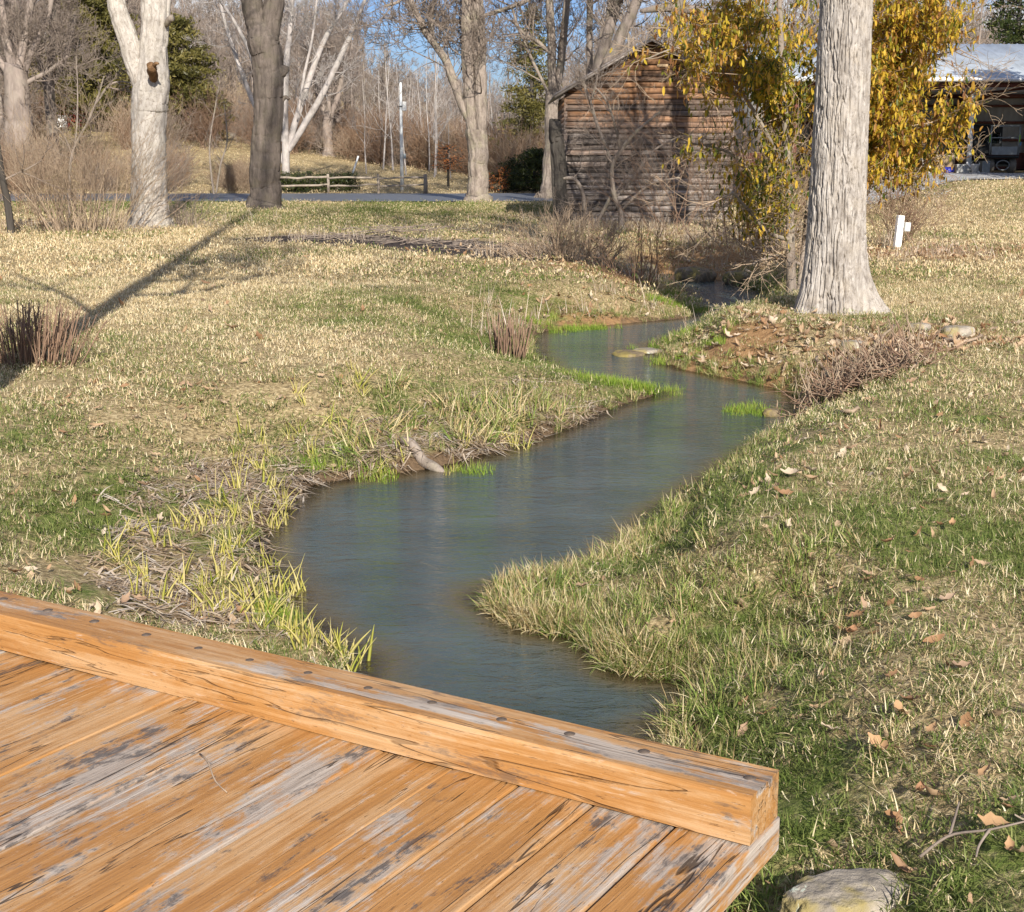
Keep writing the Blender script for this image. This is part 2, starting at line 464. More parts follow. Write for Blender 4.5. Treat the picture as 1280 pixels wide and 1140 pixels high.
def make_deck_mat(name, amount, beam=False):
    t = NT(name); o = t.coord(); r = t.math('MULTIPLY', t.rnd(), 40.0)
    cen = lambda x, k: t.math('MULTIPLY', t.math('SUBTRACT', x, .5), k)
    add = lambda *a: a[0] if len(a) == 1 else t.math('ADD', a[0], add(*a[1:]))
    grain = t.noise(t.mapv(o, (1.6, 48, 48)), 1, 6, .65, .25, r); fine = t.noise(t.mapv(o, (4, 190, 190)), 1, 3, .6, 0, r)
    patch = t.noise(t.mapv(o, (1.0, 3.2, 3.2)), 1.5, 5, .62, .6, r); patch2 = t.noise(t.mapv(o, (1.5, 5.5, 5.5)), 1.6, 5, .65, .7, t.math('ADD', r, 9.0))
    patch3 = t.noise(t.mapv(o, (1.1, 5, 5)), 1.4, 4, .6, .4, t.math('ADD', r, 21.0))
    mott = t.noise(t.mapv(o, (16, 34, 34)), 1, 6, .75, .5, r)
    ft = add(t.math('MULTIPLY', grain, .6), t.math('MULTIPLY', fine, .4))
    org = t.ramp(ft, [(.28, (.26, .115, .032)), (.5, (.39, .190, .060)), (.72, (.49, .27, .105))])
    peach = t.ramp(ft, [(.28, (.33, .18, .075)), (.5, (.46, .275, .130)), (.72, (.55, .37, .215))])
    c = t.mix(t.step(add(patch3, cen(mott, .35), cen(grain, .4)), .42, .62), org, peach)
    sp = t.n("ShaderNodeSeparateXYZ"); t.put(sp.inputs[0], o)
    extra = 0.0
    if beam:      # the top arris is rubbed bare in a long streak, more so towards the free end
        yy = add(sp.outputs[1], cen(t.noise(t.mapv(o, (1.6, 0, 0)), 1, 3, .5), .12))
        streak = t.math('MULTIPLY', t.math('MULTIPLY', t.step(yy, .01, .05), t.math('SUBTRACT', 1.0, t.step(yy, .085, .15))), t.step(sp.outputs[2], .10, .122))
        endw = t.math('ADD', .55, t.math('MULTIPLY', .55, t.step(sp.outputs[0], -2.2, -.4)))
        extra = t.math('MULTIPLY', streak, t.math('MULTIPLY', endw, .20))
    wsum = add(patch, cen(grain, .42), cen(mott, .42), extra) if beam else add(patch, cen(grain, .42), cen(mott, .42))
    worn = t.step(wsum, amount, amount + .13)
    wc = t.ramp(add(t.math('MULTIPLY', fine, .45), t.math('MULTIPLY', grain, .55)), [(.30, (.115, .10, .09)), (.47, (.30, .265, .235)), (.62, (.52, .47, .42))])
    c = t.mix(t.math('MULTIPLY', worn, .86), c, wc)
    # dark mildew gathers where the stain has gone
    bsum = add(patch2, cen(fine, .35), cen(mott, .5), t.math('MULTIPLY', worn, .055))
    blk = t.step(bsum, .575, .70)
    c = t.mix(t.math('MULTIPLY', blk, .55 if beam else .82), c, (.060, .052, .052))
    ck = t.math('ABSOLUTE', t.math('SUBTRACT', t.noise(t.mapv(o, (.55, 9, 9)), 1, 3, .5, .3, t.math('ADD', r, 3.0)), .5))
    crack = t.math('MULTIPLY', t.math('SUBTRACT', 1.0, t.step(ck, .002, .007)), t.step(patch2, .40, .52))
    c = t.mix(t.math('MULTIPLY', crack, .45 if beam else .85), c, (.05, .032, .02))
    flake = t.step(t.noise(t.mapv(o, (12, 70, 70)), 1, 5, .75, .2, r), .60, .68)
    c = t.mix(t.math('MULTIPLY', flake, .40), c, (.56, .46, .37))
    pit = t.step(t.noise(t.mapv(o, (20, 120, 120)), 1, 3, .7, .1, t.math('ADD', r, 5.0)), .62, .72)
    c = t.mix(t.math('MULTIPLY', pit, .55), c, (.16, .085, .04))
    h = t.math('SUBTRACT', add(t.math('MULTIPLY', grain, .6), t.math('MULTIPLY', fine, .5), t.math('MULTIPLY', mott, .5)), add(t.math('MULTIPLY', crack, 1.6), t.math('MULTIPLY', pit, .5)))
    return t.done(t.bsdf(c, t.ramp(worn, [(0, .55), (1, .9)]), t.bump(h, .7, .005), spec=.3))
M['plank'] = make_deck_mat("stained_deck_timber", .475)
M['beam'] = make_deck_mat("stained_beam_timber", .60, True)
M['bolt'] = simple("weathered_bolt_steel", (.15, .115, .09), .65, .5, .3, 60)
M['rock'] = None
def rock_mat(name, base, lichen, lam):
    t = NT(name); o = t.coord()
    n = t.noise(o, 7, 7, .65, .4); m = t.noise(t.mapv(o, (1, 1, 1), (5, 2, 1)), 3.5, 4, .6)
    c = t.ramp(n, [(.3, tuple(k * .5 for k in base)), (.55, base), (.75, tuple(min(1, k * 1.5) for k in base))])
    v = t.step(t.noise(o, 5, 5, .7, .8), .60, .64)
    c = t.mix(t.math('MULTIPLY', t.step(m, .5, .62), .7), c, (.30, .24, .07))
    c = t.mix(t.math('MULTIPLY', v, lam), c, lichen)
    return t.done(t.bsdf(c, .9, t.bump(t.noise(o, 14, 6, .7), .8, .03), spec=.2))
M['rock'] = rock_mat("lichen_rock", (.33, .29, .24), (.55, .60, .50), .9)
M['rock_wet'] = rock_mat("brown_stone", (.20, .155, .10), (.20, .22, .06), .5)
M['rock_moss'] = rock_mat("mossy_stone", (.22, .18, .13), (.13, .15, .035), .9)

def make_barn_mat():
    t = NT("weathered_clapboard"); o = t.coord(); r = t.attr("rnd")
    hgt = t.n("ShaderNodeSeparateXYZ"); t.put(hgt.inputs[0], o)
    off = t.n("ShaderNodeCombineXYZ"); t.put(off.inputs[0], t.math('MULTIPLY', r, 31.0)); t.put(off.inputs[2], t.math('MULTIPLY', r, 7.0))
    va = t.n("ShaderNodeVectorMath", operation='ADD'); t.put(va.inputs[0], o); t.put(va.inputs[1], off.outputs[0])
    g = t.noise(t.mapv(va.outputs[0], (1.1, 20, 26)), 1, 5, .65, .2)
    pt = t.noise(t.mapv(va.outputs[0], (.8, 1, 3)), 1.3, 4, .6)
    brown = t.ramp(g, [(.3, (.11, .055, .027)), (.5, (.27, .142, .074)), (.7, (.45, .25, .13))])
    grey = t.ramp(g, [(.3, (.09, .072, .064)), (.5, (.28, .235, .205)), (.7, (.58, .52, .48))])
    zf = t.step(t.math('ADD', hgt.outputs[2], t.math('MULTIPLY', t.math('SUBTRACT', t.math('ADD', pt, t.math('MULTIPLY', r, .6)), .8), 3.4)), 1.5, 4.9)
    c = t.mix(zf, grey, brown)
    tone = t.ramp(r, [(0, .32), (.5, .66), (1, .98)])
    c = t.mix(1.0, c, tone, 'MULTIPLY')
    return t.done(t.bsdf(c, .9, t.bump(g, .6, .01), spec=.15))
M['barn'] = make_barn_mat()
def metal_roof(name, c, rough, rust, sx=1.0):
    t = NT(name); o = t.coord()
    n = t.noise(t.mapv(o, (1.2, .5, .5)), 1.5, 5, .6); st = t.noise(t.mapv(o, (14, .35, .35)), 1, 3, .6)
    cc = t.ramp(n, [(.3, tuple(k * .7 for k in c)), (.6, c)])
    cc = t.mix(t.math('MULTIPLY', t.step(st, .55, .75), rust), cc, (.16, .11, .08))
    return t.done(t.bsdf(cc, rough, t.bump(n, .1, .02), .55))
M['barn_roof'] = metal_roof("old_tin_roof", (.30, .265, .24), .6, .5)
M['shed_roof'] = metal_roof("bright_metal_roof", (.56, .62, .68), .34, .4)
M['shed_wall'] = simple("pale_metal_siding", (.36, .36, .35), .6, 0, .12, 2)
M['girt'] = simple("red_brown_steel", (.14, .05, .035), .7, 0, .2, 3)
M['white_paint'] = simple("white_paint", (.80, .80, .78), .5, 0, .06, 4)
M['gutter'] = simple("white_gutter_metal", (.75, .77, .78), .35, .2, .08, 4)
M['dark_steel'] = simple("dark_machine_steel", (.045, .048, .05), .5, .3, .3, 8)
M['grey_steel'] = simple("worn_grey_panel", (.36, .39, .40), .5, .3, .2, 6)
M['tyre'] = simple("dusty_tyre", (.22, .20, .17), .9, 0, .25, 12)
def glass_mat():
    t = NT("cab_glass")
    g = t.n("ShaderNodeBsdfGlossy"); t.put(g.inputs[0], (.8, .85, .9)); t.put(g.inputs["Roughness"], .05)
    tr = t.n("ShaderNodeBsdfTransparent"); t.put(tr.inputs[0], (.55, .6, .62))
    m = t.n("ShaderNodeMixShader"); m.inputs[0].default_value = .15
    t.t.links.new(tr.outputs[0], m.inputs[1]); t.t.links.new(g.outputs[0], m.inputs[2])
    return t.done(m.outputs[0])
M['glass'] = glass_mat()
M['pallet'] = simple("pale_pallet_wood", (.50, .36, .22), .85, 0, .25, 9)
M['card'] = simple("brown_cardboard", (.30, .22, .13), .9, 0, .15, 5)
M['grey_box'] = simple("grey_box", (.42, .42, .40), .7, 0, .15, 6)
M['blue_tarp'] = simple("blue_tarp", (.02, .03, .30), .45, 0, .3, 8)
M['white_plastic'] = simple("white_plastic", (.68, .68, .66), .5, 0, .15, 6)
M['lime'] = simple("lime_reflector", (.35, .65, .05), .4, 0, .1, 6)
M['sky_blue'] = simple("light_blue_reflector", (.10, .35, .70), .4, 0, .1, 6)
M['fence'] = simple("split_rail_wood", (.28, .235, .19), .9, 0, .3, 5)
M['pole'] = simple("pale_grey_pole", (.60, .62, .62), .7, 0, .12, 3)
M['red_barn'] = simple("faded_red_boards", (.40, .07, .05), .85, 0, .2, 2)
M['meter'] = simple("meter_grey", (.30, .33, .34), .4, .4, .2, 8)
def asphalt():
    t = NT("asphalt"); p = t.pos()
    return t.done(t.bsdf(t.ramp(t.noise(p, 3, 6, .7), [(.3, (.085, .092, .105)), (.7, (.13, .14, .155))]), .55, t.bump(t.noise(p, 60, 3), .3, .01), spec=.5))
M['asphalt'] = asphalt()
def gravel():
    t = NT("pale_gravel"); p = t.pos()
    v = t.voro(p, 22, out="Color"); n = t.noise(p, 1.5, 4, .6)
    c = t.ramp(v, [(.1, (.20, .20, .20)), (.5, (.34, .34, .34)), (.9, (.55, .55, .55))])
    c = t.mix(t.step(n, .5, .65), c, (.15, .13, .115))
    return t.done(t.bsdf(c, .9, t.bump(t.voro(p, 22), .6, .03), spec=.2))
M['gravel'] = gravel()
def leaf_mat(name, stops, trans=.45, rough=.42):
    t = NT(name); return t.leafy(t.ramp(t.attr("rnd"), stops), trans, rough)
M['leaf_gold'] = leaf_mat("golden_leaves", [(0, (.075, .105, .018)), (.22, (.20, .20, .030)), (.42, (.52, .39, .04)), (.62, (.68, .45, .06)), (.8, (.48, .255, .07)), (1, (.24, .115, .05))])
M['needle'] = leaf_mat("olive_needles", [(0, (.06, .06, .018)), (.5, (.135, .12, .032)), (1, (.22, .185, .06))], .25)
M['needle_dark'] = leaf_mat("dark_needles", [(0, (.014, .024, .009)), (.5, (.04, .055, .014)), (1, (.10, .11, .03))], .2)
M['rust'] = leaf_mat("rust_leaves", [(0, (.38, .12, .03)), (.5, (.48, .17, .05)), (1, (.40, .2, .08))], .4)
M['iris'] = leaf_mat("iris_shoots", [(0, (.32, .36, .06)), (.4, (.60, .55, .14)), (1, (.74, .64, .34))], .4)
M['weed'] = leaf_mat("green_weeds", [(0, (.05, .12, .02)), (1, (.14, .24, .05))], .3)
M['leaf_one'] = leaf_mat("fallen_leaf", [(0, (.42, .20, .07)), (.5, (.52, .34, .18)), (1, (.34, .16, .09))], .2, .7)

# ------------------------------------------------------------------ world and sun
SUN_EL, SUN_DIR = R(28), np.array([0.22, -1.0])            # direction towards the sun, in plan
SUN_DIR = SUN_DIR / np.linalg.norm(SUN_DIR)
world = bpy.data.worlds.new("World"); scene.world = world; world.use_nodes = True
wt = world.node_tree; wt.nodes.clear()
wo = wt.nodes.new("ShaderNodeOutputWorld"); bg = wt.nodes.new("ShaderNodeBackground")
sky = wt.nodes.new("ShaderNodeTexSky"); sky.sky_type = 'NISHITA'; sky.sun_disc = False
sky.sun_elevation = SUN_EL
sky.sun_rotation = math.atan2(SUN_DIR[0], SUN_DIR[1])
sky.air_density = 1.0; sky.dust_density = .6; sky.ozone_density = 1.6
tc = wt.nodes.new("ShaderNodeTexCoord"); mp = wt.nodes.new("ShaderNodeMapping")
mp.inputs["Scale"].default_value = (1.6, 1.6, 4.2); mp.inputs["Location"].default_value = (.35, 0.2, .15)
nz = wt.nodes.new("ShaderNodeTexNoise"); nz.inputs["Scale"].default_value = 2.1; nz.inputs["Detail"].default_value = 7; nz.inputs["Roughness"].default_value = .58
rp = wt.nodes.new("ShaderNodeValToRGB"); rp.color_ramp.elements[0].position = .48; rp.color_ramp.elements[1].position = .60
mx = wt.nodes.new("ShaderNodeMix"); mx.data_type = 'RGBA'; mx.inputs[7].default_value = (9.0, 9.3, 9.8, 1)
wt.links.new(tc.outputs["Generated"], mp.inputs[0]); wt.links.new(mp.outputs[0], nz.inputs[0]); wt.links.new(nz.outputs[0], rp.inputs[0])
tn = wt.nodes.new("ShaderNodeMix"); tn.data_type = 'RGBA'; tn.blend_type = 'MULTIPLY'; tn.inputs[0].default_value = 1.0; tn.inputs[7].default_value = (.66, .84, 1.30, 1)
wt.links.new(sky.outputs[0], tn.inputs[6])
wt.links.new(rp.outputs[0], mx.inputs[0]); wt.links.new(tn.outputs[2], mx.inputs[6]); wt.links.new(mx.outputs[2], bg.inputs[0])
bg.inputs[1].default_value = 0.055
wt.links.new(bg.outputs[0], wo.inputs[0])
sl = bpy.data.lights.new("sun", 'SUN'); sl.energy = 5.0; sl.angle = R(.5); sl.color = (1.0, .93, .82)
so = link(bpy.data.objects.new("sun", sl))
sv = Vector((SUN_DIR[0] * math.cos(SUN_EL), SUN_DIR[1] * math.cos(SUN_EL), math.sin(SUN_EL)))
so.rotation_euler = (-sv).to_track_quat('-Z', 'Y').to_euler(); so.location = (10, -20, 30)
scene.view_settings.view_transform = 'Standard'; scene.view_settings.look = 'None'
scene.view_settings.exposure = 0.66; scene.view_settings.gamma = 1.0
scene.view_settings.use_curve_mapping = False
scene.cycles.max_bounces = 6; scene.cycles.transparent_max_bounces = 10
scene.cycles.diffuse_bounces = 3; scene.cycles.glossy_bounces = 3; scene.cycles.transmission_bounces = 4
scene.cycles.use_denoising = True

# ------------------------------------------------------------------ ground sheet and water
MULCH = [(370, 300), (430, 297), (480, 303), (540, 306), (600, 311), (660, 317)]
MULP = np.array([W(u, v, 0)[:2] for u, v in MULCH])
LEAFY = [(1140, 322, 2.2, 1.0), (1225, 318, 2.0, .8), (905, 418, 1.0, 1.0), (960, 440, 1.0, .8), (1110, 440, 1.0, .9), (1190, 425, .9, .8), (800, 335, 2.4, .9), (900, 318, 3.0, .9),
         (700, 320, 2.0, .7), (740, 370, 1.6, .6), (860, 300, 4, .6), (60, 285, 3.5, .8), (230, 690, .55, .7), (960, 300, 3, .5), (700, 290, 2.5, .5)]
LEAFP = [(W(u, v, -.1)[:2], r, a) for u, v, r, a in LEAFY]
def leafy_mask(x, y):
    m = np.zeros_like(np.asarray(x, float))
    for c, r, a in LEAFP:
        m = np.maximum(m, a * np.exp(-(((x - c[0]) ** 2 + (y - c[1]) ** 2) / r ** 2)))
    return m
def mulch_mask(x, y):
    m = np.full(np.shape(x), 1e9)
    for a, b in zip(MULP[:-1], MULP[1:]):
        e = b - a; t = np.clip(((x - a[0]) * e[0] + (y - a[1]) * e[1]) / (e @ e), 0, 1)
        m = np.minimum(m, (x - a[0] - t * e[0]) ** 2 + ((y - a[1] - t * e[1])) ** 2)
    return np.exp(-m / 1.9 ** 2)
def green_mask(x, y, d):
    n = fbm(x / 2.6, y / 2.6, seed=21) - .5
    n2 = fbm(x / .55, y / .55, seed=22) - .5
    g = .38 + 1.15 * n + .7 * n2 + .30 * np.exp(-np.maximum(d, 0) / 1.2)
    left = sst(0, -3, x + .10 * y) * sst(17, 24, y) * sst(48, 40, y)
    g = g - .26 * left - .07 * sst(9, 13, y) + .05 + .10 * np.exp(-np.maximum(d, 0) / .9)
    g = g + .16 * sst(14, 6, y) * sst(-.6, .4, x - .05 * y) - .10 * sst(14, 6, y) * sst(.4, -.6, x - .05 * y) - .12 * sst(1.2, 3.0, x) * sst(15, 26, y)
    g = g + .22 * sst(46, 52, y) * sst(8, 0, x)
    return np.clip(g, .03, .93)

ang = np.concatenate([np.linspace(-98, -42, 70, endpoint=False), np.linspace(-42, 42, 640, endpoint=False), np.linspace(42, 98, 71)])
rad = [2.5]
while rad[-1] < 420: rad.append(rad[-1] * (1.0068 if rad[-1] < 45 else 1.02))
rad = np.array(rad)
A, RR = np.meshgrid(np.radians(ang), rad)
GX = RR * np.sin(A); GY = -6.0 + RR * np.cos(A)
gd = stream_sd(GX, GY).reshape(GX.shape)
GZ = ground_z(GX, GY, gd.ravel())
nr, na_ = GX.shape
ii = (np.arange(nr - 1)[:, None] * na_ + np.arange(na_ - 1)[None, :])
GQ = np.stack([ii, ii + na_, ii + na_ + 1, ii + 1], -1).reshape(-1, 4)[:, ::-1]
gV = np.stack([GX, GY, GZ], -1).reshape(-1, 3)
bank = np.exp(-np.maximum(gd, 0) / .13).ravel()
hillo = np.zeros(GX.size)
gme = mesh_np("ground", gV, GQ, None, True, {"bank": bank, "mulch": mulch_mask(GX, GY).ravel(), "green": (green_mask(GX, GY, gd) - .42 - .6 * sst(72, 76, GY)).ravel(), "leafy": leafy_mask(GX, GY).ravel()}, M['ground'])
ground = link(bpy.data.objects.new("ground", gme)); tag(ground, kind="structure", label="winter lawn of straw and green grass falling to the stream", cat="ground")
low = (gV[:, 2] < ZW + .035) & (gd.ravel() < .45)
fq = GQ[low[GQ].any(1)]
used, inv = np.unique(fq, return_inverse=True)
wV = gV[used].copy(); dep = np.maximum(0, ZW - wV[:, 2]); wV[:, 2] = ZW
wme = mesh_np("water", wV, inv.reshape(-1, 4), None, True, {"depth": dep}, M['water'])
water = link(bpy.data.objects.new("water", wme)); tag(water, kind="structure", label="narrow grey blue stream winding through the lawn", cat="water")

def strip(name, left, right, mat, n=60, m=8, dz=.02, label=None, cat=None):
    """a sheet laid on the terrain between two edge lines"""
    def res(p):
        p = np.array(p, float); s = np.concatenate([[0], np.cumsum(np.linalg.norm(np.diff(p, axis=0), axis=1))])
        q = np.linspace(0, s[-1], n); return np.stack([np.interp(q, s, p[:, 0]), np.interp(q, s, p[:, 1])], 1)
    a, b = res(left), res(right)
    k = np.linspace(0, 1, m)[None, :, None]
    XY = a[:, None] * (1 - k) + b[:, None] * k
    Z = lawn_z(XY[..., 0], XY[..., 1]) + dz
    V = np.concatenate([XY, Z[..., None]], -1).reshape(-1, 3)
    i = (np.arange(n - 1)[:, None] * m + np.arange(m - 1)[None, :])
    Q = np.stack([i, i + m, i + m + 1, i + 1], -1).reshape(-1, 4)
    if np.cross(V[Q[0, 1]] - V[Q[0, 0]], V[Q[0, 2]] - V[Q[0, 0]])[2] < 0: Q = Q[:, ::-1]
    o = link(bpy.data.objects.new(name, mesh_np(name, V, Q, None, True, None, mat)))
    tag(o, label, cat, kind="structure"); return o
road = strip("road", [(-70, 61.3), (-30, 61.0), (5, 61.3), (12, 64.0), (30, 74)], [(-70, 72.5), (-30, 72.6), (5, 73.0), (11, 74), (26, 83)], M['asphalt'], 120, 8, .05, "asphalt road crossing behind the lawn", "road")
drive = strip("gravel_drive", [(12, 48), (16, 52.5), (22, 54.5), (32, 55)], [(11, 53), (14, 58.5), (22, 60.2), (32, 61)], M['gravel'], 80, 10, .03, "grey gravel drive before the open shed", "drive")

# ------------------------------------------------------------------ grass (stuff)
def blade_clump(name, n, rad, hmin, hmax, w, mat, lean=.5, curl=.6, seed=0, dead_flat=0.0, seg=3):
    rg = np.random.default_rng(seed); a = Acc()
    for i in range(n):
        r = rad * math.sqrt(rg.random()); th = rg.random() * 2 * math.pi
        b = np.array([r * math.cos(th), r * math.sin(th), 0])
        az = rg.random() * 2 * math.pi; h = hmin + (hmax - hmin) * rg.random() ** 1.5
        ln = lean * (rg.random() ** .7) + (1.1 if rg.random() < dead_flat else 0)
        d = np.array([math.cos(az) * math.sin(ln), math.sin(az) * math.sin(ln), math.cos(ln)])
        hd = np.array([math.cos(az), math.sin(az), 0]); side = np.array([-math.sin(az), math.cos(az), 0])
        pts = []; p = b - np.array([0, 0, .01]); ang_ = ln; cl = curl * rg.random()
        V = []
        for k in range(seg + 1):
            t = k / seg
            ww = w * (.6 + .8 * rg.random() * 0 + .4) * (1 - t ** 1.6) * .5
            if k < seg: V += [p - side * ww, p + side * ww]
            else: V += [p]
            p = p + (hd * math.sin(ang_) + np.array([0, 0, math.cos(ang_)])) * h / seg
            ang_ = min(ang_ + cl / seg * 2, 2.2 if not dead_flat else 1.75)
        Q = [(2 * k, 2 * k + 1, 2 * k + 3, 2 * k + 2) for k in range(seg - 1)]
        T = [(2 * seg - 2, 2 * seg - 1, 2 * seg)]
        a.add(V, Q, T, rg.random())
    return a.mesh(name, mat)

def cover(y0, y1, dens, slope=.43, pad=1.0, xlim=None):
    """random points over the ground in front of the bridge"""
    area = slope * (y1 * y1 - y0 * y0) + 2 * pad * (y1 - y0)
    n = int(area * dens)
    y = np.sqrt(RNG.random(n) * (y1 ** 2 - y0 ** 2) + y0 ** 2)
    x = (RNG.random(n) * 2 - 1) * (slope * y + pad)
    return x, y

ROCKP = G(1060, 1142)
def under_bridge(x, y):
    """ground lying beneath the deck"""
    ax, ay = BR_A; bx, by = BR_B
    lx = (x - BR_O[0]) * ax + (y - BR_O[1]) * ay; ly = (x - BR_O[0]) * bx + (y - BR_O[1]) * by
    return ((lx < .10) & (ly < .24)) | (((x - ROCKP[0]) / .2) ** 2 + ((y - ROCKP[1]) / .15) ** 2 < 1)

# bridge frame (origin: near lower right corner of the edge beam)
DECK = 0.45
BR_O = W(937, 1060, DECK)
BR_A = np.array([.856, -.517]); BR_B = np.array([.517, .856])

def place(x, y, zoff=0.0, d=None):
    return np.stack([x, y, ground_z(x, y, d) + zoff], 1)

def lay(name, x, y, keep, s0, s1, coll, npk, label, cat, tint=None, tilt=.15, zoff=0.0):
    x, y = x[keep], y[keep]; n = len(x); d = stream_sd(x, y)
    rot = np.stack([RNG.normal(0, tilt, n), RNG.normal(0, tilt, n), RNG.random(n) * 6.283], 1)
    t = green_mask(x, y, d) if tint is None else (tint(x, y, d) if callable(tint) else np.full(n, tint))
    t = np.clip(t + RNG.normal(0, .10, n), 0, 1)
    return scatter(name, place(x, y, zoff, d), rot, s0 + (s1 - s0) * RNG.random(n), t, coll, npk, label, cat)

cA = proto_coll("turf_near", [blade_clump(f"turf_near_{i}", 110, .13, .025, .080, .0046, M['blade'], 1.15, 1.1, 100 + i, .5) for i in range(5)])
cB = proto_coll("turf_mid", [blade_clump(f"turf_mid_{i}", 100, .22, .025, .075, .0074, M['blade'], 1.1, 1.0, 200 + i, .45, 2) for i in range(5)])
cC = proto_coll("turf_far", [blade_clump(f"turf_far_{i}", 80, .5, .04, .09, .018, M['blade'], .9, .9, 300 + i, .3, 2) for i in range(4)])
cS = proto_coll("sedge_tuft", [blade_clump(f"sedge_tuft_{i}", 42, .06, .09, .22, .0065, M['sedge'], .75, 1.2, 400 + i, .15, 4) for i in range(5)])
cF = proto_coll("fresh_tuft", [blade_clump(f"fresh_tuft_{i}", 46, .09, .05, .13, .006, M['fresh'], .5, .6, 450 + i, 0, 3) for i in range(3)])
cD = proto_coll("strap_litter", [blade_clump(f"strap_litter_{i}", 16, .14, .12, .32, .013, M['straw'], 1.1, 1.0, 500 + i, 1.0, 5) for i in range(5)])
cW = proto_coll("dry_weed", [blade_clump(f"dry_weed_{i}", 26, .16, .12, .42, .007, M['straw'], .7, .5, 550 + i, .1, 3) for i in range(4)])

def bare(x, y, d):
    """where turf thins: water edge, mulch, leaf beds"""
    return (d > .03 + .05 * RNG.random(len(x))) & (RNG.random(len(x)) > mulch_mask(x, y) * 1.25) & (RNG.random(len(x)) > .75 * leafy_mask(x, y)) & ~IRISBED(x, y)

IB = [np.array(W(u, v, -.35)[:2]) for u, v in ((170, 745), (250, 700), (270, 620), (330, 585), (430, 560), (540, 540), (640, 520), (700, 500))]
def IRISBED(x, y):
    m = np.full(x.shape, 1e9)
    for a, b in zip(IB[:-1], IB[1:]):
        e = b - a; t = np.clip(((x - a[0]) * e[0] + (y - a[1]) * e[1]) / (e @ e), 0, 1)
        m = np.minimum(m, np.hypot(x - a[0] - t * e[0], y - a[1] - t * e[1]))
    return (m < .62) & (vnoise(x / .25, y / .25, seed=77) > .28)

x, y = cover(2.2, 10, 125); d = stream_sd(x, y)
lay("lawn_grass", x, y, bare(x, y, d) & ~under_bridge(x, y), .7, 1.25, cA, 5, "short winter lawn grass, straw mixed with green, near the bridge", "grass")
x, y = cover(10, 24, 46); d = stream_sd(x, y)
lay("lawn_grass", x, y, bare(x, y, d), .7, 1.25, cB, 5, "short straw and green lawn grass along the middle stream", "grass")
x, y = cover(24, 61, 11, .42, 3); d = stream_sd(x, y)
lay("lawn_grass", x, y, bare(x, y, d) & (y < 60.8) & ~((x > 11) & (y > np.interp(x, [11, 16, 22, 32], [47.5, 52.2, 54.2, 54.8]))), .7, 1.3, cC, 4, "short pale lawn grass around the weathered barn", "grass")
x, y = cover(73, 116, 2.2, .42, 3)
lay("lawn_grass", x, y, (x < 6) & (y > 73.2), .8, 1.6, cC, 4, "pale straw grass on the slope beyond the road", "grass", tint=lambda x, y, d: .02 + 0 * x)

# long grass hanging over the banks
x, y = cover(4.0, 30, 170, .36, .6); d = stream_sd(x, y)
c0 = W(740, 770, -.4)[:2]; c1 = W(880, 830, -.35)[:2]; c2 = W(920, 740, -.2)[:2]
c3 = W(810, 812, -.4)[:2]; c4 = W(660, 750, -.45)[:2]
prom = np.maximum(np.exp(-((x - c3[0]) ** 2 + (y - c3[1]) ** 2) / .45 ** 2), 1.1 * np.exp(-((x - c4[0]) ** 2 + (y - c4[1]) ** 2) / .45 ** 2))
prom = np.maximum(prom, 1.1 * np.exp(-((x - c0[0]) ** 2 + (y - c0[1]) ** 2) / .55 ** 2))
prom = np.maximum(prom, .5 * np.exp(-((x - c2[0]) ** 2 + (y - c2[1]) ** 2) / .5 ** 2))
prom = np.maximum(prom, np.exp(-((x - c1[0]) ** 2 + (y - c1[1]) ** 2) / .5 ** 2))
rightside = x > .14 * y - .5
edge = np.where(rightside, .80 * np.exp(-np.maximum(d, 0) / .16), .22 * np.exp(-np.maximum(d, 0) / .25) * sst(9, 11, y))
keep = (d > -.03) & (RNG.random(len(x)) < np.maximum(edge, prom)) & ~under_bridge(x, y) & ~((y < 13) & IRISBED(x, y))
lay("bank_grass", x, y, keep, .55, 1.1, cS, 5, "long arching sedge grass fringing the stream banks", "grass",
    tint=lambda x, y, d: np.clip(.55 + .9 * (fbm(x / .5, y / .5, seed=31) - .5) - .1 * sst(.0, .5, d), .05, .95), tilt=.25)
wl_ = POLY[(POLY[:, 1] < 9.6) & (POLY[:, 1] > 4.6) & (POLY[:, 0] > .02 * POLY[:, 1] - .25)]
ix = RNG.integers(0, len(wl_), 900); wx = wl_[ix, 0] + RNG.normal(0, .05, 900); wy = wl_[ix, 1] + RNG.normal(0, .05, 900); d = stream_sd(wx, wy)
lay("bank_grass", wx, wy, (d > -.07) & (d < .14) & ~under_bridge(wx, wy), .6, 1.15, cS, 5, "dense sedge grass trailing into the water on the right point", "grass", tint=lambda x, y, d: .35 + .9 * (fbm(x / .3, y / .3, seed=33) - .5), tilt=.4)
# tufts of sedge along the left bank bend
sx, sy = [], []
for u, v, r, n in ((600, 535, .8, 26), (690, 512, .6, 26), (655, 530, .5, 22), (560, 520, .7, 12), (480, 560, .6, 12)):
    c = W(u, v, -.4)[:2]; k = RNG.normal(0, r * .5, (n, 2)); sx += list(c[0] + k[:, 0]); sy += list(c[1] + k[:, 1] * .8)
sx, sy = np.array(sx), np.array(sy); d = stream_sd(sx, sy)
lay("bank_grass", sx, sy, d > .05, 1.1, 2.0, cS, 5, "yellowing sedge tufts on the left bank at the bend", "grass", tint=.42, tilt=.45)
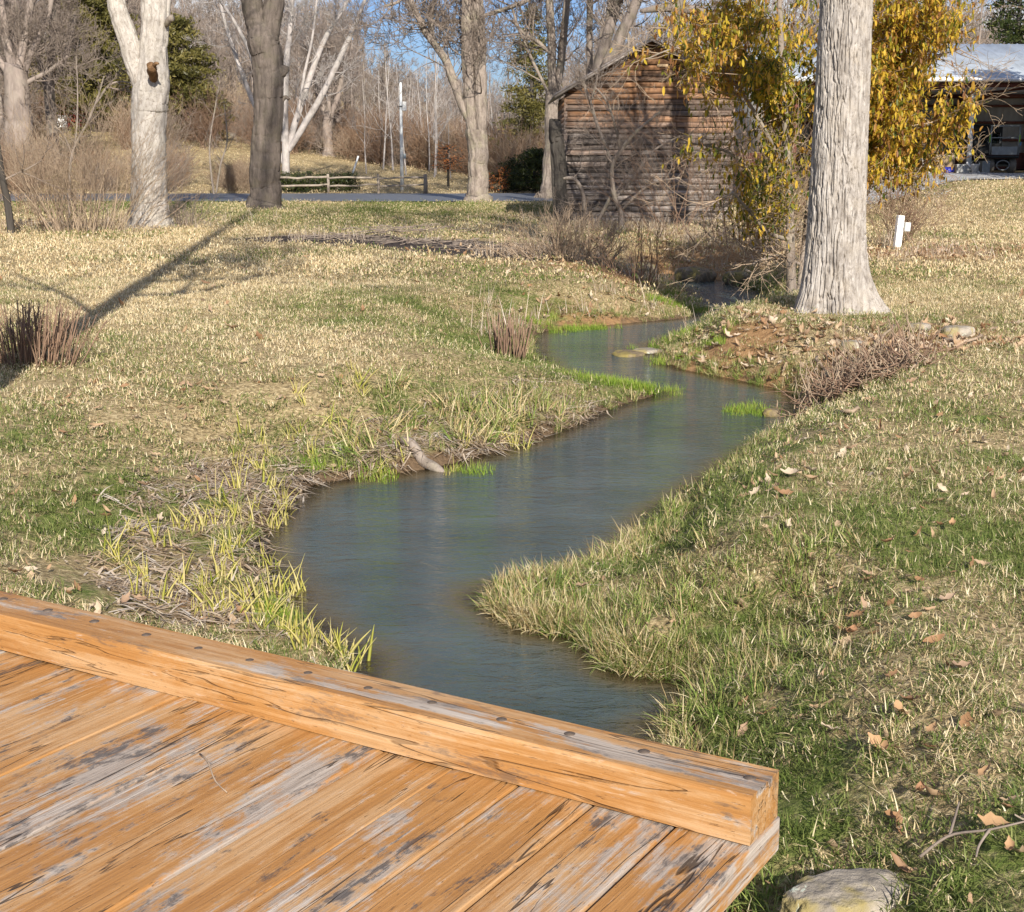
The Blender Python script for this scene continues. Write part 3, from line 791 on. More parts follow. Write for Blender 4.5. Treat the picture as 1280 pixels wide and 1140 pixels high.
# fresh green spits at the water
sx, sy = [], []
for u, v, r, n in ((770, 487, .30, 60), (800, 491, .20, 40), (742, 480, .30, 50), (852, 388, .45, 60), (842, 376, .35, 40), (938, 516, .22, 22), (700, 412, .5, 25), (735, 411, .3, 20), (585, 590, .15, 8), (470, 596, .2, 8), (850, 436, .5, 22), (890, 455, .5, 25), (345, 775, .12, 8), (385, 600, .1, 4)):
    c = W(u, v, ZW)[:2]; k = RNG.normal(0, 1, (n, 2)) * r * .55; sx += list(c[0] + k[:, 0] * 1.2); sy += list(c[1] + k[:, 1] * .9)
sx, sy = np.array(sx), np.array(sy); d = stream_sd(sx, sy); n = len(sx)
z = np.maximum(ground_z(sx, sy, d), ZW - .02)
scatter("spit_grass", np.stack([sx, sy, z], 1), np.stack([RNG.normal(0, .12, n), RNG.normal(0, .12, n), RNG.random(n) * 6.28], 1), .7 + .7 * RNG.random(n), .4 + .5 * RNG.random(n), cF, 3,
        "bright green grass growing on low spits at the water", "grass")
# dead strap leaves lying on the left bank
x, y = cover(4.0, 16, 150, .40, .6); d = stream_sd(x, y)
keep = (d > -.02) & (d < 1.1) & (x < .1 * y - .5) & (RNG.random(len(x)) < .16 + .84 * IRISBED(x, y)) & (fbm(x / .5, y / .5, seed=41) > .30) & ~under_bridge(x, y)
lay("dead_strap_leaves", x, y, keep, .6, 1.15, cD, 5, "pale dead strap leaves matted on the left stream bank", "leaf litter", tint=.5, tilt=.12, zoff=.015)
c = [W(u, v, -.3)[:2] for u, v in ((875, 840), (930, 800), (905, 870))]
# dry weeds by the barn, the brush and the shrubs
sx, sy = [], []
for u, v, r, n in ((700, 318, 1.2, 70), (800, 325, 1.0, 20), (900, 310, 2.2, 30), (1000, 300, 2.2, 40), (90, 285, 2.8, 60), (1120, 320, 1.6, 30), (640, 385, .5, 10), (740, 285, 2.5, 40), (850, 290, 3, 50),
                   (240, 280, 1.4, 14), (690, 375, 1.2, 16), (800, 360, 1.0, 22), (400, 300, 1.5, 12)):
    c = W(u, v, 0)[:2]; k = RNG.normal(0, r * .6, (n, 2)); sx += list(c[0] + k[:, 0] * 1.3); sy += list(c[1] + k[:, 1])
sx, sy = np.array(sx), np.array(sy); d = stream_sd(sx, sy)
lay("dry_weeds", sx, sy, d > .15, .8, 1.8, cW, 4, "dry tan weed stalks around the stream bend and barn foot", "weeds", tint=.4, tilt=.12)

# fallen leaves
def leaf_mesh(name, L, wd, mat, curl, seed, lobes=0):
    rg = np.random.default_rng(seed); a = Acc(); n = 7
    V = []; Q = []
    for k in range(n):
        t = k / (n - 1); ww = wd * math.sin(math.pi * (.04 + .94 * t)) ** .8 * (1 + (lobes * .5 * (-1) ** k if 0 < k < n - 1 else 0)) * .5
        xx = (t - .5) * L; zz = curl * L * ((t - .5) ** 2 * 2) + rg.normal(0, .03) * L
        e = curl * ww * 1.2
        V += [(xx, -ww, zz + e + rg.normal(0, .04) * L), (xx, 0, zz), (xx, ww, zz + e + rg.normal(0, .04) * L)]
    for k in range(n - 1):
        for j in (0, 1):
            Q.append((3 * k + j, 3 * k + j + 1, 3 * k + j + 4, 3 * k + j + 3))
    a.add(V, Q, None, rg.random())
    return a.mesh(name, mat)
cL = proto_coll("leaf_bit", [leaf_mesh(f"leaf_bit_{i}", .075 + .03 * (i % 3), .035 + .012 * (i % 2), M['litter'], .25 + .15 * (i % 3), 600 + i, .5 * (i % 2)) for i in range(7)])
x, y = cover(2.2, 14, 55); d = stream_sd(x, y)
pr = .22 + .75 * sst(.55, .75, fbm(x / .9, y / .9, seed=51)) + .5 * leafy_mask(x, y) - .12 * (x < 0)
pr = pr + .6 * np.exp(-((x - W(1130, 1000, 0)[0]) ** 2 + (y - W(1130, 1000, 0)[1]) ** 2) / .6 ** 2)
keep = (RNG.random(len(x)) < pr * (.45 + .45 * (x > .1 * y))) & (d > .05) & ~under_bridge(x, y)
lay("leaf_litter", x, y, keep, .45, 1.0, cL, 7, "small brown fallen leaves scattered through the near grass", "leaf litter", tint=lambda x, y, d: RNG.random(len(x)), tilt=.5, zoff=.03)
x, y = cover(14, 46, 14, .42, 1); d = stream_sd(x, y)
keep = (RNG.random(len(x)) < leafy_mask(x, y) * 1.6 + .02) & (d > .05)
lay("leaf_litter", x, y, keep, .9, 1.7, cL, 7, "orange brown leaf litter in drifts around the big trunk", "leaf litter", tint=lambda x, y, d: RNG.random(len(x)), tilt=.5, zoff=.03)
for (u, v, r, n, z0) in ((905, 425, 1.0, 200, -.3), (980, 445, .8, 120, -.3), (1110, 440, .8, 150, -.1), (1185, 430, .8, 130, 0)):
    c = W(u, v, z0)[:2]; k = RNG.normal(0, r * .5, (n, 2)); xx = c[0] + k[:, 0] * 1.3; yy = c[1] + k[:, 1]
    lay("leaf_litter", xx, yy, stream_sd(xx, yy) > .05, .8, 1.5, cL, 7, "tan dead leaves heaped on the bank in front of the big trunk" if u < 1000 else "dry brown leaves caught around the brush heap", "leaf litter", tint=lambda x, y, d: .2 + .5 * RNG.random(len(x)), tilt=.5, zoff=.02)

# ------------------------------------------------------------------ bridge
bridge = thing("wooden_bridge", "orange stained timber footbridge with a raised edge beam, in the foreground", "bridge", (BR_O[0], BR_O[1], DECK), math.atan2(BR_A[1], BR_A[0]))
def to_br(p):
    q = np.array(p[:2]) - BR_O[:2]
    return float(q @ BR_A), float(q @ BR_B)
seams_px = [(0, 815), (110, 848), (212, 876), (318, 904), (465, 944), (555, 966), (638, 988), (732, 1012), (838, 1036)]
sx_ = [to_br(W(u, v, DECK))[0] for u, v in seams_px]
right_end = to_br(W(985, 1012, DECK))[0]
edges = [sx_[0] - .21 * k for k in range(14, 0, -1)] + sx_ + [right_end]
BW = 0.185; BH = 0.128
for i in range(len(edges) - 1):
    a0, a1 = edges[i], edges[i + 1]
    gap = .006 + .005 * random.random()
    w = a1 - a0 - gap
    Lp = 3.3 + .03 * random.random(); top = random.uniform(-.007, .004)
    o = beveled("plank", (-Lp / 2, -w / 2, -.095 + top), (Lp / 2, w / 2, top), M['plank'], bridge, .007, 3)
    o.location = ((a0 + a1) / 2, BW + .02 - Lp / 2, 0); o.rotation_euler = (0, 0, math.pi / 2)
for yy in (.03, -1.6, -2.9):
    o = beveled("support_timber", (-2.9, -.08, -.30), (2.9, .08, -.101), M['beam'], bridge, .008)
    o.location = (right_end - 3.05, yy, 0)
po = beveled("support_post", (-.06, -.06, -1.1), (.06, .06, -.301), M['pole'], bridge, .008); po.location = (right_end - .16, .02, 0)
BL = 5.2
bm = bmesh.new(); NB = 90
for ring in range(NB + 1):
    xx = -BL + BL * ring / NB
    s = lambda k: .0035 * (vnoise(np.array([xx * 1.7]), np.array([k * 3.1]), seed=60)[0] - .5) * 2
    c = .008
    prof = [(0, 0), (0, BH - c), (c * .35, BH - c * .3), (c * 1.2, BH), (BW - c, BH), (BW - c * .3, BH - c * .3), (BW, BH - c), (BW, 0)]
    for k, (yy, zz) in enumerate(prof): bm.verts.new((xx, yy + s(k), zz + (s(k + 9) if zz > 0 else .001)))
bm.verts.ensure_lookup_table(); npf = 8
for ring in range(NB):
    for k in range(npf):
        k2 = (k + 1) % npf
        bm.faces.new([bm.verts[ring * npf + k], bm.verts[ring * npf + k2], bm.verts[(ring + 1) * npf + k2], bm.verts[(ring + 1) * npf + k]])
bm.faces.new([bm.verts[NB * npf + k] for k in range(npf)]); bm.faces.new([bm.verts[k] for k in range(npf)][::-1])
bmesh.ops.recalc_face_normals(bm, faces=bm.faces[:])
bme = bpy.data.meshes.new("edge_beam"); bm.to_mesh(bme); bm.free(); bme.materials.append(M['beam'])
beam = link(bpy.data.objects.new("edge_beam", bme), bridge); beam.location = (0, 0, .004)
bolt_px = [(4, 750), (60, 764), (118, 778), (183, 795), (248, 812), (312, 827), (385, 843), (460, 862), (540, 880), (627, 901), (712, 919), (805, 941), (937, 974)]
for u, v in bolt_px:
    bx, by = to_br(W(u, v, DECK + BH))
    a = Acc(); rr = .0125; prof = [(rr * 1.35, .0), (rr * 1.35, .002), (rr * .95, .0045), (rr * .5, .0065), (.001, .007)]
    k = 12; V = []; Q = []
    for (r_, z_) in prof:
        for j in range(k): V.append((r_ * math.cos(j * 2 * math.pi / k), r_ * math.sin(j * 2 * math.pi / k), z_))
    for i in range(len(prof) - 1):
        for j in range(k): Q.append((i * k + j, i * k + (j + 1) % k, (i + 1) * k + (j + 1) % k, (i + 1) * k + j))
    a.add(V, Q); o = a.obj("bolt", M['bolt'], beam, True, (bx, min(max(by, .03), BW - .03), BH - .0022))
p0 = W(250, 945, DECK); p1 = W(282, 995, DECK)
tw = Acc(); tt = np.linspace(0, 1, 8)[:, None]
pts = p0 * (1 - tt) + p1 * tt + np.array([0, 0, .006]); pts[:, 0] += .006 * np.sin(tt[:, 0] * 7); pts[:, 2] += .006 * np.abs(np.sin(tt[:, 0] * 4)); tw.tube(pts, np.linspace(.0028, .0018, 8), 6)
tag(tw.obj("twig", M['twig_tan']), "thin bent tan twig lying on the deck planks", "twig")
tw = Acc()
for px in ([(1148, 1098), (1185, 1072), (1235, 1064), (1290, 1052)], [(1185, 1072), (1192, 1048), (1197, 1030)], [(1235, 1064), (1222, 1085), (1218, 1100)]):
    q = smooth_line([tuple(G(u, v)) for u, v in px], 14); q[:, 2] += .075; tw.tube(q, np.linspace(.0055, .003, 14), 6)
tag(tw.obj("twig", M['twig']), "forked grey twig lying on the grass behind the lichen spotted rock", "twig")

# ------------------------------------------------------------------ rocks, wood bits
def rock(name, c, size, mat, label, cat="rock", seed=0, rz=0.0, group=None, rough=.25, sub=4):
    bm = bmesh.new(); bmesh.ops.create_icosphere(bm, subdivisions=sub, radius=1)
    co = np.array([v.co[:] for v in bm.verts])
    n = fbm(co[:, 0] * 1.3 + seed * 7, co[:, 1] * 1.3, co[:, 2] * 1.3, seed, 4) - .5
    fac = np.round(fbm(co[:, 0] * .8 + seed * 3, co[:, 1] * .8, co[:, 2] * .8, seed + 50, 2) * 6) / 6 - .5
    co = co * (1 + rough * 2.2 * n + rough * .9 * fac)[:, None]
    co[:, 2] = np.where(co[:, 2] > .55, .55 + (co[:, 2] - .55) * .35, co[:, 2])
    for v, q in zip(bm.verts, co): v.co = q * np.array(size)
    me = bpy.data.meshes.new(name); bm.to_mesh(me); bm.free(); me.materials.append(mat)
    me.polygons.foreach_set("use_smooth", np.ones(len(me.polygons), bool))
    o = link(bpy.data.objects.new(name, me)); o.location = c; o.rotation_euler = (0, 0, rz)
    return tag(o, label, cat, group)
g = G(1060, 1142)
rock("rock", (g[0], g[1], g[2] + .035), (.20, .13, .10), M['rock'], "large lichen spotted grey rock beside the bridge end", seed=3, rz=.3, rough=.34, sub=6)
g = W(960, 1132, -.1); rock("rock", (g[0], g[1], gz(g[0], g[1]) + .02), (.09, .07, .05), M['rock_wet'], "small dark stone under the bridge end", seed=8)
g = W(793, 829, ZW); rock("rock", (g[0], g[1], ZW + .03), (.045, .04, .06), M['rock_wet'], "small brown stone at the water below the long grass", seed=5)
g = W(785, 443, ZW); rock("rock", (g[0], g[1], ZW + .0), (.20, .26, .06), M['rock_wet'], "flat wet stone breaking the water near the leafy point", seed=12)
g = W(808, 441, ZW); rock("rock", (g[0], g[1], ZW + .02), (.24, .18, .05), M['rock'], "pale flat stone at the tip of the leafy point", seed=15)
g = W(964, 520, ZW); rock("rock", (g[0], g[1], ZW + .03), (.09, .07, .07), M['rock_wet'], "dark stone beside the green tuft at the right water edge", seed=13)
for i, (u, v, s, lab) in enumerate(((870, 352, .40, "mossy boulder on the far bank behind the upper pool, widest of three"), (925, 356, .36, "mossy boulder beside the upper pool, nearest the big trunk"), (800, 344, .34, "grey boulder at the dark left end of the upper pool"))):
    g = W(u, v, ZW); rock("boulder", (g[0], g[1] + .15, ZW + .12), (s, s * .7, s * .62), M['rock_moss'], lab, "boulder", seed=20 + i)
for i, (u, v, s, lab) in enumerate(((1195, 424, .20, "pale flat stone behind the brush heap"), (1150, 418, .13, "small pale stone in the grass behind the brush heap"), (1065, 430, .15, "broken pale stone on top of the brush heap"), (1022, 455, .16, "weathered stump end poking out of the brush heap"))):
    g = W(u, v, -.02); rock("rock", (g[0], g[1], gz(g[0], g[1]) + .06), (s, s * .6, s * .55), M['rock'], lab, seed=30 + i, rough=.3)
# far boulders lining the slope
for i, u in enumerate((238, 250, 262, 274, 286)):
    q = P(u, 174, 112); zz = float(lawn_z(np.array([q[0]]), np.array([q[1]]))[0]); rock("boulder", (q[0], q[1], zz + .15), (.55, .4, .4), M['rock'], "pale boulder in the row along the grass slope past the road", "boulder", seed=40 + i, group="boulders on the far slope", sub=3)

dw = Acc(); q0, q1, q2 = W(500, 562, -.42), W(535, 567, -.42), W(557, 580, -.48)
tt = np.linspace(0, 1, 14)[:, None]
pts = (1 - tt) ** 2 * q0 + 2 * tt * (1 - tt) * q1 + tt ** 2 * q2; pts[:, 2] = [gz(a, b) + .045 for a, b in pts[:, :2]]
dw.tube(pts, .03 + .018 * np.sin(np.linspace(0, 3.1, 14)), 10)
tag(dw.obj("driftwood", M['bark_tan']), "grey driftwood log lying on the left bank at the water", "driftwood")

# brush heap on the right bank
g0 = G(1072, 488); c0 = g0[:2]; heap = thing("brush_heap", "tangled heap of bare sticks on the right bank", "brush heap", (c0[0], c0[1], g0[2]))
rg = np.random.default_rng(5); bd, bp = Acc(), Acc(); HO = np.array(heap.location)
for i in range(560):
    a_ = rg.normal(0, 1, 2); px = c0[0] + a_[0] * .34 + .03; py = c0[1] + a_[1] * .34 + .12
    zz = gz(px, py); L = rg.uniform(.12, .55); az = rg.random() * 6.28; el = rg.uniform(-.2, 1.1)
    if i % 6 == 0: el = rg.uniform(1.0, 1.5)
    dirv = np.array([math.cos(az) * math.cos(el), math.sin(az) * math.cos(el), math.sin(el)])
    s_ = np.linspace(0, 1, 5)[:, None]; pts = np.array([px, py, zz + rg.uniform(0, .13)]) + dirv * L * s_; pts += rg.normal(0, .014, pts.shape)
    (bp if i % 3 == 0 else bd).tube(pts - HO, np.linspace(.006, .0028, 5) * rg.uniform(.6, 1.7), 4, rg.random(), False)
for px in ([(1062, 470), (1090, 440), (1118, 412)], [(1020, 452), (1032, 470), (1042, 500)], [(1180, 429), (1205, 432), (1226, 425)], [(1045, 455), (1062, 440), (1075, 428)], [(1030, 515), (1052, 522), (1075, 518)]):
    q = smooth_line([tuple(G(u, v)) for u, v in px], 9); q[:, 2] += .05; bp.tube(q - HO + rg.normal(0, .008, q.shape), np.linspace(.024, .013, 9), 7, rg.random())
bd.obj("dark_sticks", M['stem'], heap)["kind"] = "stuff"; po_ = bp.obj("pale_sticks", M['twig_tan'], heap); po_["kind"] = "stuff"; po_["label"] = "bleached pale sticks of the heap"

# mulch sticks
ms = Acc()
for i in range(300):
    k = rg.integers(0, len(MULP) - 1); t = rg.random(); c = MULP[k] * (1 - t) + MULP[k + 1] * t + rg.normal(0, .45, 2) * np.array([1, 1.2]) + np.array([0, .5])
    if i > 170: c = W(500, 292, 0)[:2] + rg.normal(0, 1, 2) * np.array([.9, .7])
    L = rg.uniform(.2, .8); az = rg.normal(0, 1.2); s = np.linspace(0, 1, 4)[:, None]
    pts = np.array([c[0], c[1], gz(c[0], c[1]) + rg.uniform(.02, .2 if i > 170 else .06)]) + np.array([math.cos(az), math.sin(az), rg.uniform(-.1, .15)]) * L * (s - .5); pts += rg.normal(0, .015, pts.shape)
    ms.tube(pts, rg.uniform(.004, .012), 4, rg.random(), False)
tag(ms.obj("stick_litter", M['twig']), "grey sticks strewn along the dark mulch strip", "sticks", kind="stuff")

# ------------------------------------------------------------------ cut stem clumps
def stems(name, c, n, rx, ry, h0, h1, r0, mat, spread, label, cat, seed, flat_top=True, kids=0, group=None):
    rg = np.random.default_rng(seed); a = Acc()
    root = thing(name, label, cat, (c[0], c[1], gz(c[0], c[1])), 0, group)
    for i in range(n):
        px, py = rg.normal(0, .5, 2) * np.array([rx, ry]); px = np.clip(px, -rx, rx); py = np.clip(py, -ry, ry)
        L = rg.uniform(h0, h1); lx = px / rx * spread + rg.normal(0, .10); ly = py / ry * spread + rg.normal(0, .10)
        dv = np.array([lx, ly, 1.0]); dv /= np.linalg.norm(dv); s = np.linspace(0, 1, 5)[:, None]
        pts = np.array([px, py, -.05]) + dv * L * s + rg.normal(0, .012 * L, (5, 3)) * s
        r_ = r0 * rg.uniform(.6, 1.3); a.tube(pts, np.linspace(r_, r_ * (.8 if flat_top else .3), 5), 5, rg.random())
        for k in range(kids):
            t = rg.uniform(.3, .95); b = pts[0] * (1 - t) + pts[-1] * t; d2 = dv + rg.normal(0, .55, 3); d2[2] = abs(d2[2]); d2 /= np.linalg.norm(d2)
            l2 = L * rg.uniform(.15, .45); p2 = b + d2 * l2 * np.linspace(0, 1, 4)[:, None] + rg.normal(0, .02 * l2, (4, 3)); a.tube(p2, np.linspace(r_ * .5, r_ * .2, 4), 3, rg.random(), False)
    a.obj("stem", mat, root); root.children[0]["kind"] = "stuff"
    return root
g = W(632, 432, -.25); stems("cut_shrub", g, 85, .21, .18, .36, .64, .0070, M['stem'], .16, "small bundle of upright clipped stems at the middle bank", "shrub", 61)
g = W(30, 462, -.02); stems("cut_shrub", g, 170, .50, .32, .38, .70, .0068, M['stem'], .42, "clipped bare shrub cut low at the left edge of the lawn", "shrub", 62, kids=2)

# ------------------------------------------------------------------ iris shoots on the left bank
def iris_mesh(seed):
    rg = np.random.default_rng(seed); a = Acc()
    for i in range(rg.integers(5, 9)):
        az = rg.random() * 6.28; b = np.array([rg.normal(0, .022), rg.normal(0, .022), -.02]); L = rg.uniform(.08, .22); w = rg.uniform(.012, .019)
        fa = rg.normal(0, .35); side = np.array([math.cos(az), math.sin(az), 0]); ln = np.array([math.cos(az + fa), math.sin(az + fa), 0]) * rg.normal(0, .22)
        V = []; Q = []; nn = 5
        for k in range(nn):
            t = k / (nn - 1); ww = w * (1 - .9 * t ** 2.2) * .5; c = b + np.array([0, 0, 1]) * L * t + ln * L * t * (1 + t)
            nrm = np.cross(side, [0, 0, 1]) * ww * .35
            V += [c - side * ww, c + nrm, c + side * ww, c - nrm]
        for k in range(nn - 1):
            for j in range(4): Q.append((4 * k + j, 4 * k + (j + 1) % 4, 4 * k + 4 + (j + 1) % 4, 4 * k + 4 + j))
        Q.append((4 * nn - 4, 4 * nn - 3, 4 * nn - 2, 4 * nn - 1))
        a.add(V, Q, None, rg.random())
    return a.mesh("iris_plant", M['iris'])
iris_me = [iris_mesh(700 + i) for i in range(7)]
IR = [(295,598),(318,592),(335,612),(350,620),(355,635),(300,625),(275,632),(265,650),(310,655),(285,665),(250,655),(320,640),(340,650),(298,690),(270,690),(240,668),(205,690),(165,680),(150,720),(185,735),(225,720),(248,735),(275,715),(300,722),(310,745),(330,700),(345,735),(365,735),(378,728),(355,755),(325,770),(300,775),(270,760),(245,770),(330,790),(375,805),(392,812),(410,812),(425,815),(400,800),(385,790),(440,825),(430,812),(215,760),(190,765),(350,790),(365,570),(390,580),(440,572),(470,588),(500,578),(410,560),(370,545),(560,585),(640,552),(655,553),(580,560),(330,575),(305,570),(440,520),(455,540),(290,705),(262,725),(318,735),(336,765)]
for i, (u, v) in enumerate(IR + [(u + random.uniform(-16, 16), v + random.uniform(-9, 9)) for u, v in IR]):
    big = v > 640
    g = W(u + random.uniform(-4, 4), v, ZW + (.06 if u > 280 else .14)); zz = max(gz(g[0], g[1]), ZW - .03)
    o = link(bpy.data.objects.new("iris_plant", iris_me[i % 7])); o.location = (g[0], g[1], zz); o.rotation_euler = (random.gauss(0, .15), random.gauss(0, .15), random.random() * 6.28); s = random.uniform(.75, 1.3) * (1.0 if v > 560 else 1.1); o.scale = (s, s, s)
    tag(o, "tuft of young yellow green iris shoots on the left bank by the water", "iris", "young iris shoots on the left bank")

# single larger fallen leaves
LF = [(978, 732), (1045, 748), (1065, 805), (1098, 948), (1125, 905), (1165, 930), (1150, 1008), (1262, 1080), (830, 692), (1230, 985), (1110, 690), (1190, 668), (1010, 760), (1240, 1050)]
lm = [leaf_mesh(f"fallen_leaf_{i}", .13, .06, M['leaf_one'], .35 + .1 * i, 800 + i, .35 * (i % 2)) for i in range(4)]
for i, (u, v) in enumerate(LF):
    g = G(u, v); o = link(bpy.data.objects.new("fallen_leaf", lm[i % 4])); o.location = (g[0], g[1], g[2] + .055); o.rotation_euler = (random.gauss(0, .3), random.gauss(0, .3), random.random() * 6.28); s = random.uniform(.5, .85); o.scale = (s, s, s)
    tag(o, "single curled orange brown leaf lying on the right hand grass", "leaf", "larger fallen leaves on the right lawn")

# ------------------------------------------------------------------ trees
def grow(acc, p, d, L, r, lvl, rg, kids, up=.2, wig=.2, rmin=.006, ang=.75):
    n = 5 if lvl < 2 else 4
    pts = [p]; q = p; dd = d / np.linalg.norm(d)
    for i in range(n):
        dd = dd + rg.normal(0, wig, 3) + np.array([0, 0, up * .5]); dd /= np.linalg.norm(dd)
        q = q + dd * L / n; pts.append(q)
    pts = np.array(pts); rad = np.linspace(r, max(r * .35, rmin * .6), n + 1)
    acc.tube(pts, rad, 7 if r > .07 else (5 if r > .03 else (4 if r > .014 else 3)), rg.random(), r > .04)
    if not kids: return
    m = kids[0]
    for i in range(m):
        t = rg.uniform(.22, 1.0) if i else .97
        k = min(int(t * n), n - 1); f = t * n - k
        b = pts[k] * (1 - f) + pts[k + 1] * f; ax = pts[k + 1] - pts[k]; ax /= np.linalg.norm(ax)
        side = np.cross(ax, rg.normal(0, 1, 3)); side /= (np.linalg.norm(side) + 1e-6)
        a_ = ang * rg.uniform(.6, 1.25) if i else ang * .3
        nd = ax * math.cos(a_) + side * math.sin(a_)
        rr = max(rmin, min(r * .62, (rad[k] * (1 - f) + rad[k + 1] * f) * .7))
        grow(acc, b, nd, L * rg.uniform(.42, .72) * (1.1 - .3 * t), rr, lvl + 1, rg, kids[1:], up, wig, rmin, ang)

def limb_pts(px, y, base=None, dy=0.0):
    out = []
    n = len(px)
    for i, (u, v, w) in enumerate(px):
        q = P(u, v, y + dy * (i / max(1, n - 1)))
        out.append((q[0], q[1], q[2], .5 * w * y / 1820.0))
    if base is not None:
        out[0] = (out[0][0], out[0][1], base - .15, out[0][3])
    return out

def relief(acc, pts, rad, k, amp, seed):
    seg = np.concatenate([[0], np.cumsum(np.linalg.norm(np.diff(pts, axis=0), axis=1))]); n = int(min(420, max(30, seg[-1] / .045)))
    q = np.linspace(0, seg[-1], n); pts = np.stack([np.interp(q, seg, pts[:, i]) for i in range(3)], 1); rad = np.interp(q, seg, rad)
    d = np.gradient(pts, axis=0); d /= np.linalg.norm(d, axis=1, keepdims=True) + 1e-9
    e1 = np.cross(d, [0, 1, .02]); e1 /= np.linalg.norm(e1, axis=1, keepdims=True); e2 = np.cross(d, e1)
    th = np.arange(k) * 2 * math.pi / k; T, Z = np.meshgrid(th, q); Rr = rad[:, None]
    c, s_ = np.cos(T) * 4, np.sin(T) * 4
    w = fbm(c * .6, s_ * .6, Z * 1.2, seed + 7, 2) - .5
    f1 = 1 - np.clip(np.abs(fbm(c + 2 * w, s_ + 2 * w, Z * 2.0, seed, 2) - .5) / .10, 0, 1)
    lump = fbm(c * .35, s_ * .35, Z * .9, seed + 3, 2) - .5; pl = fbm(c * 2.2, s_ * 2.2, Z * 7, seed + 5, 2) - .5
    Rm = Rr * (1 + .16 * lump) + np.minimum(amp, Rr * .12) * (-f1 * .9 + .9 * pl)
    ring = pts[:, None, :] + Rm[..., None] * (np.cos(T)[..., None] * e1[:, None, :] + np.sin(T)[..., None] * e2[:, None, :])
    i = np.arange(n - 1)[:, None] * k; j = np.arange(k)[None, :]; j2 = (j + 1) % k
    acc.add(ring.reshape(-1, 3), np.stack([i + j, i + k + j, i + k + j2, i + j2], -1).reshape(-1, 4), None, .5)

def hero(name, label, cat, y, limbs, mat, crownmat, seed, kids=(5, 5, 4), twigL=1.6, group=None, kmin=.006, up=.22, dys=None, ntw=6, wigr=.02, above=None, k=14, tw_from=.3, ang=.8, relief_amp=.05, thin=1.0):
    rg = np.random.default_rng(seed)
    u0 = limbs[0][0]
    bx = P(u0[0], u0[1], y); base = gz(bx[0], y)
    root = thing(name, label, cat, (bx[0], y, base), 0, group)
    O = np.array([bx[0], y, base]); tr = Acc(); cr = Acc()
    for li, px in enumerate(limbs):
        L4 = np.array(limb_pts(px, y, base if li == 0 else None, (dys or {}).get(li, 0))); L4[:, 3] *= thin
        s = smooth_line(L4, max(10, 6 * len(px))); pts = s[:, :3] - O; rad = np.maximum(s[:, 3], .004)
        if li: rad = rad * (1 - .5 * np.exp(-np.arange(len(rad)) / (len(rad) * .07)))
        zz_ = np.arange(len(pts)) * .35 + li * 9
        off = np.stack([fbm(zz_, zz_ * 0 + 3, seed=seed) - .5, fbm(zz_, zz_ * 0 + 8, seed=seed) - .5, zz_ * 0], 1) * (rad[:, None] * wigr * 16); off[0] = 0
        pts = pts + off
        if k >= 18 and rad.max() > .15:
            relief(tr, pts, rad, 64, relief_amp, seed + li)
        else: tr.tube(pts, rad, k if rad.max() > .12 else 8, rg.random())
        seg = np.linalg.norm(np.diff(pts, axis=0), axis=1).sum()
        n = ntw if np.isscalar(ntw) else ntw[li]
        for i in range(n):
            t = rg.uniform(tw_from if li == 0 else .2, 1.0); kk = int(t * (len(pts) - 2))
            ax = pts[kk + 1] - pts[kk]; ax /= np.linalg.norm(ax) + 1e-9
            side = np.cross(ax, rg.normal(0, 1, 3)); side /= np.linalg.norm(side) + 1e-9
            nd = ax * .55 + side * .85
            Lk = twigL * rg.uniform(.5, 1.2)
            grow(cr, pts[kk], nd, Lk, max(kmin * 1.6, min(rad[kk] * .5, Lk * .016)), 1, rg, kids, up, .2, kmin, ang)
        if above and li in above:
            for i in range(above[li]):
                ax = pts[-1] - pts[-3]; ax /= np.linalg.norm(ax) + 1e-9
                grow(cr, pts[-1 - (i % 3)], ax + rg.normal(0, .45, 3), twigL * 2.2, rad[-1] * .7, 0, rg, (5,) + tuple(kids), up, .18, kmin, ang)
    tr.obj("trunk", mat, root)
    if cr.n: cr.obj("crown", crownmat, root)
    return root

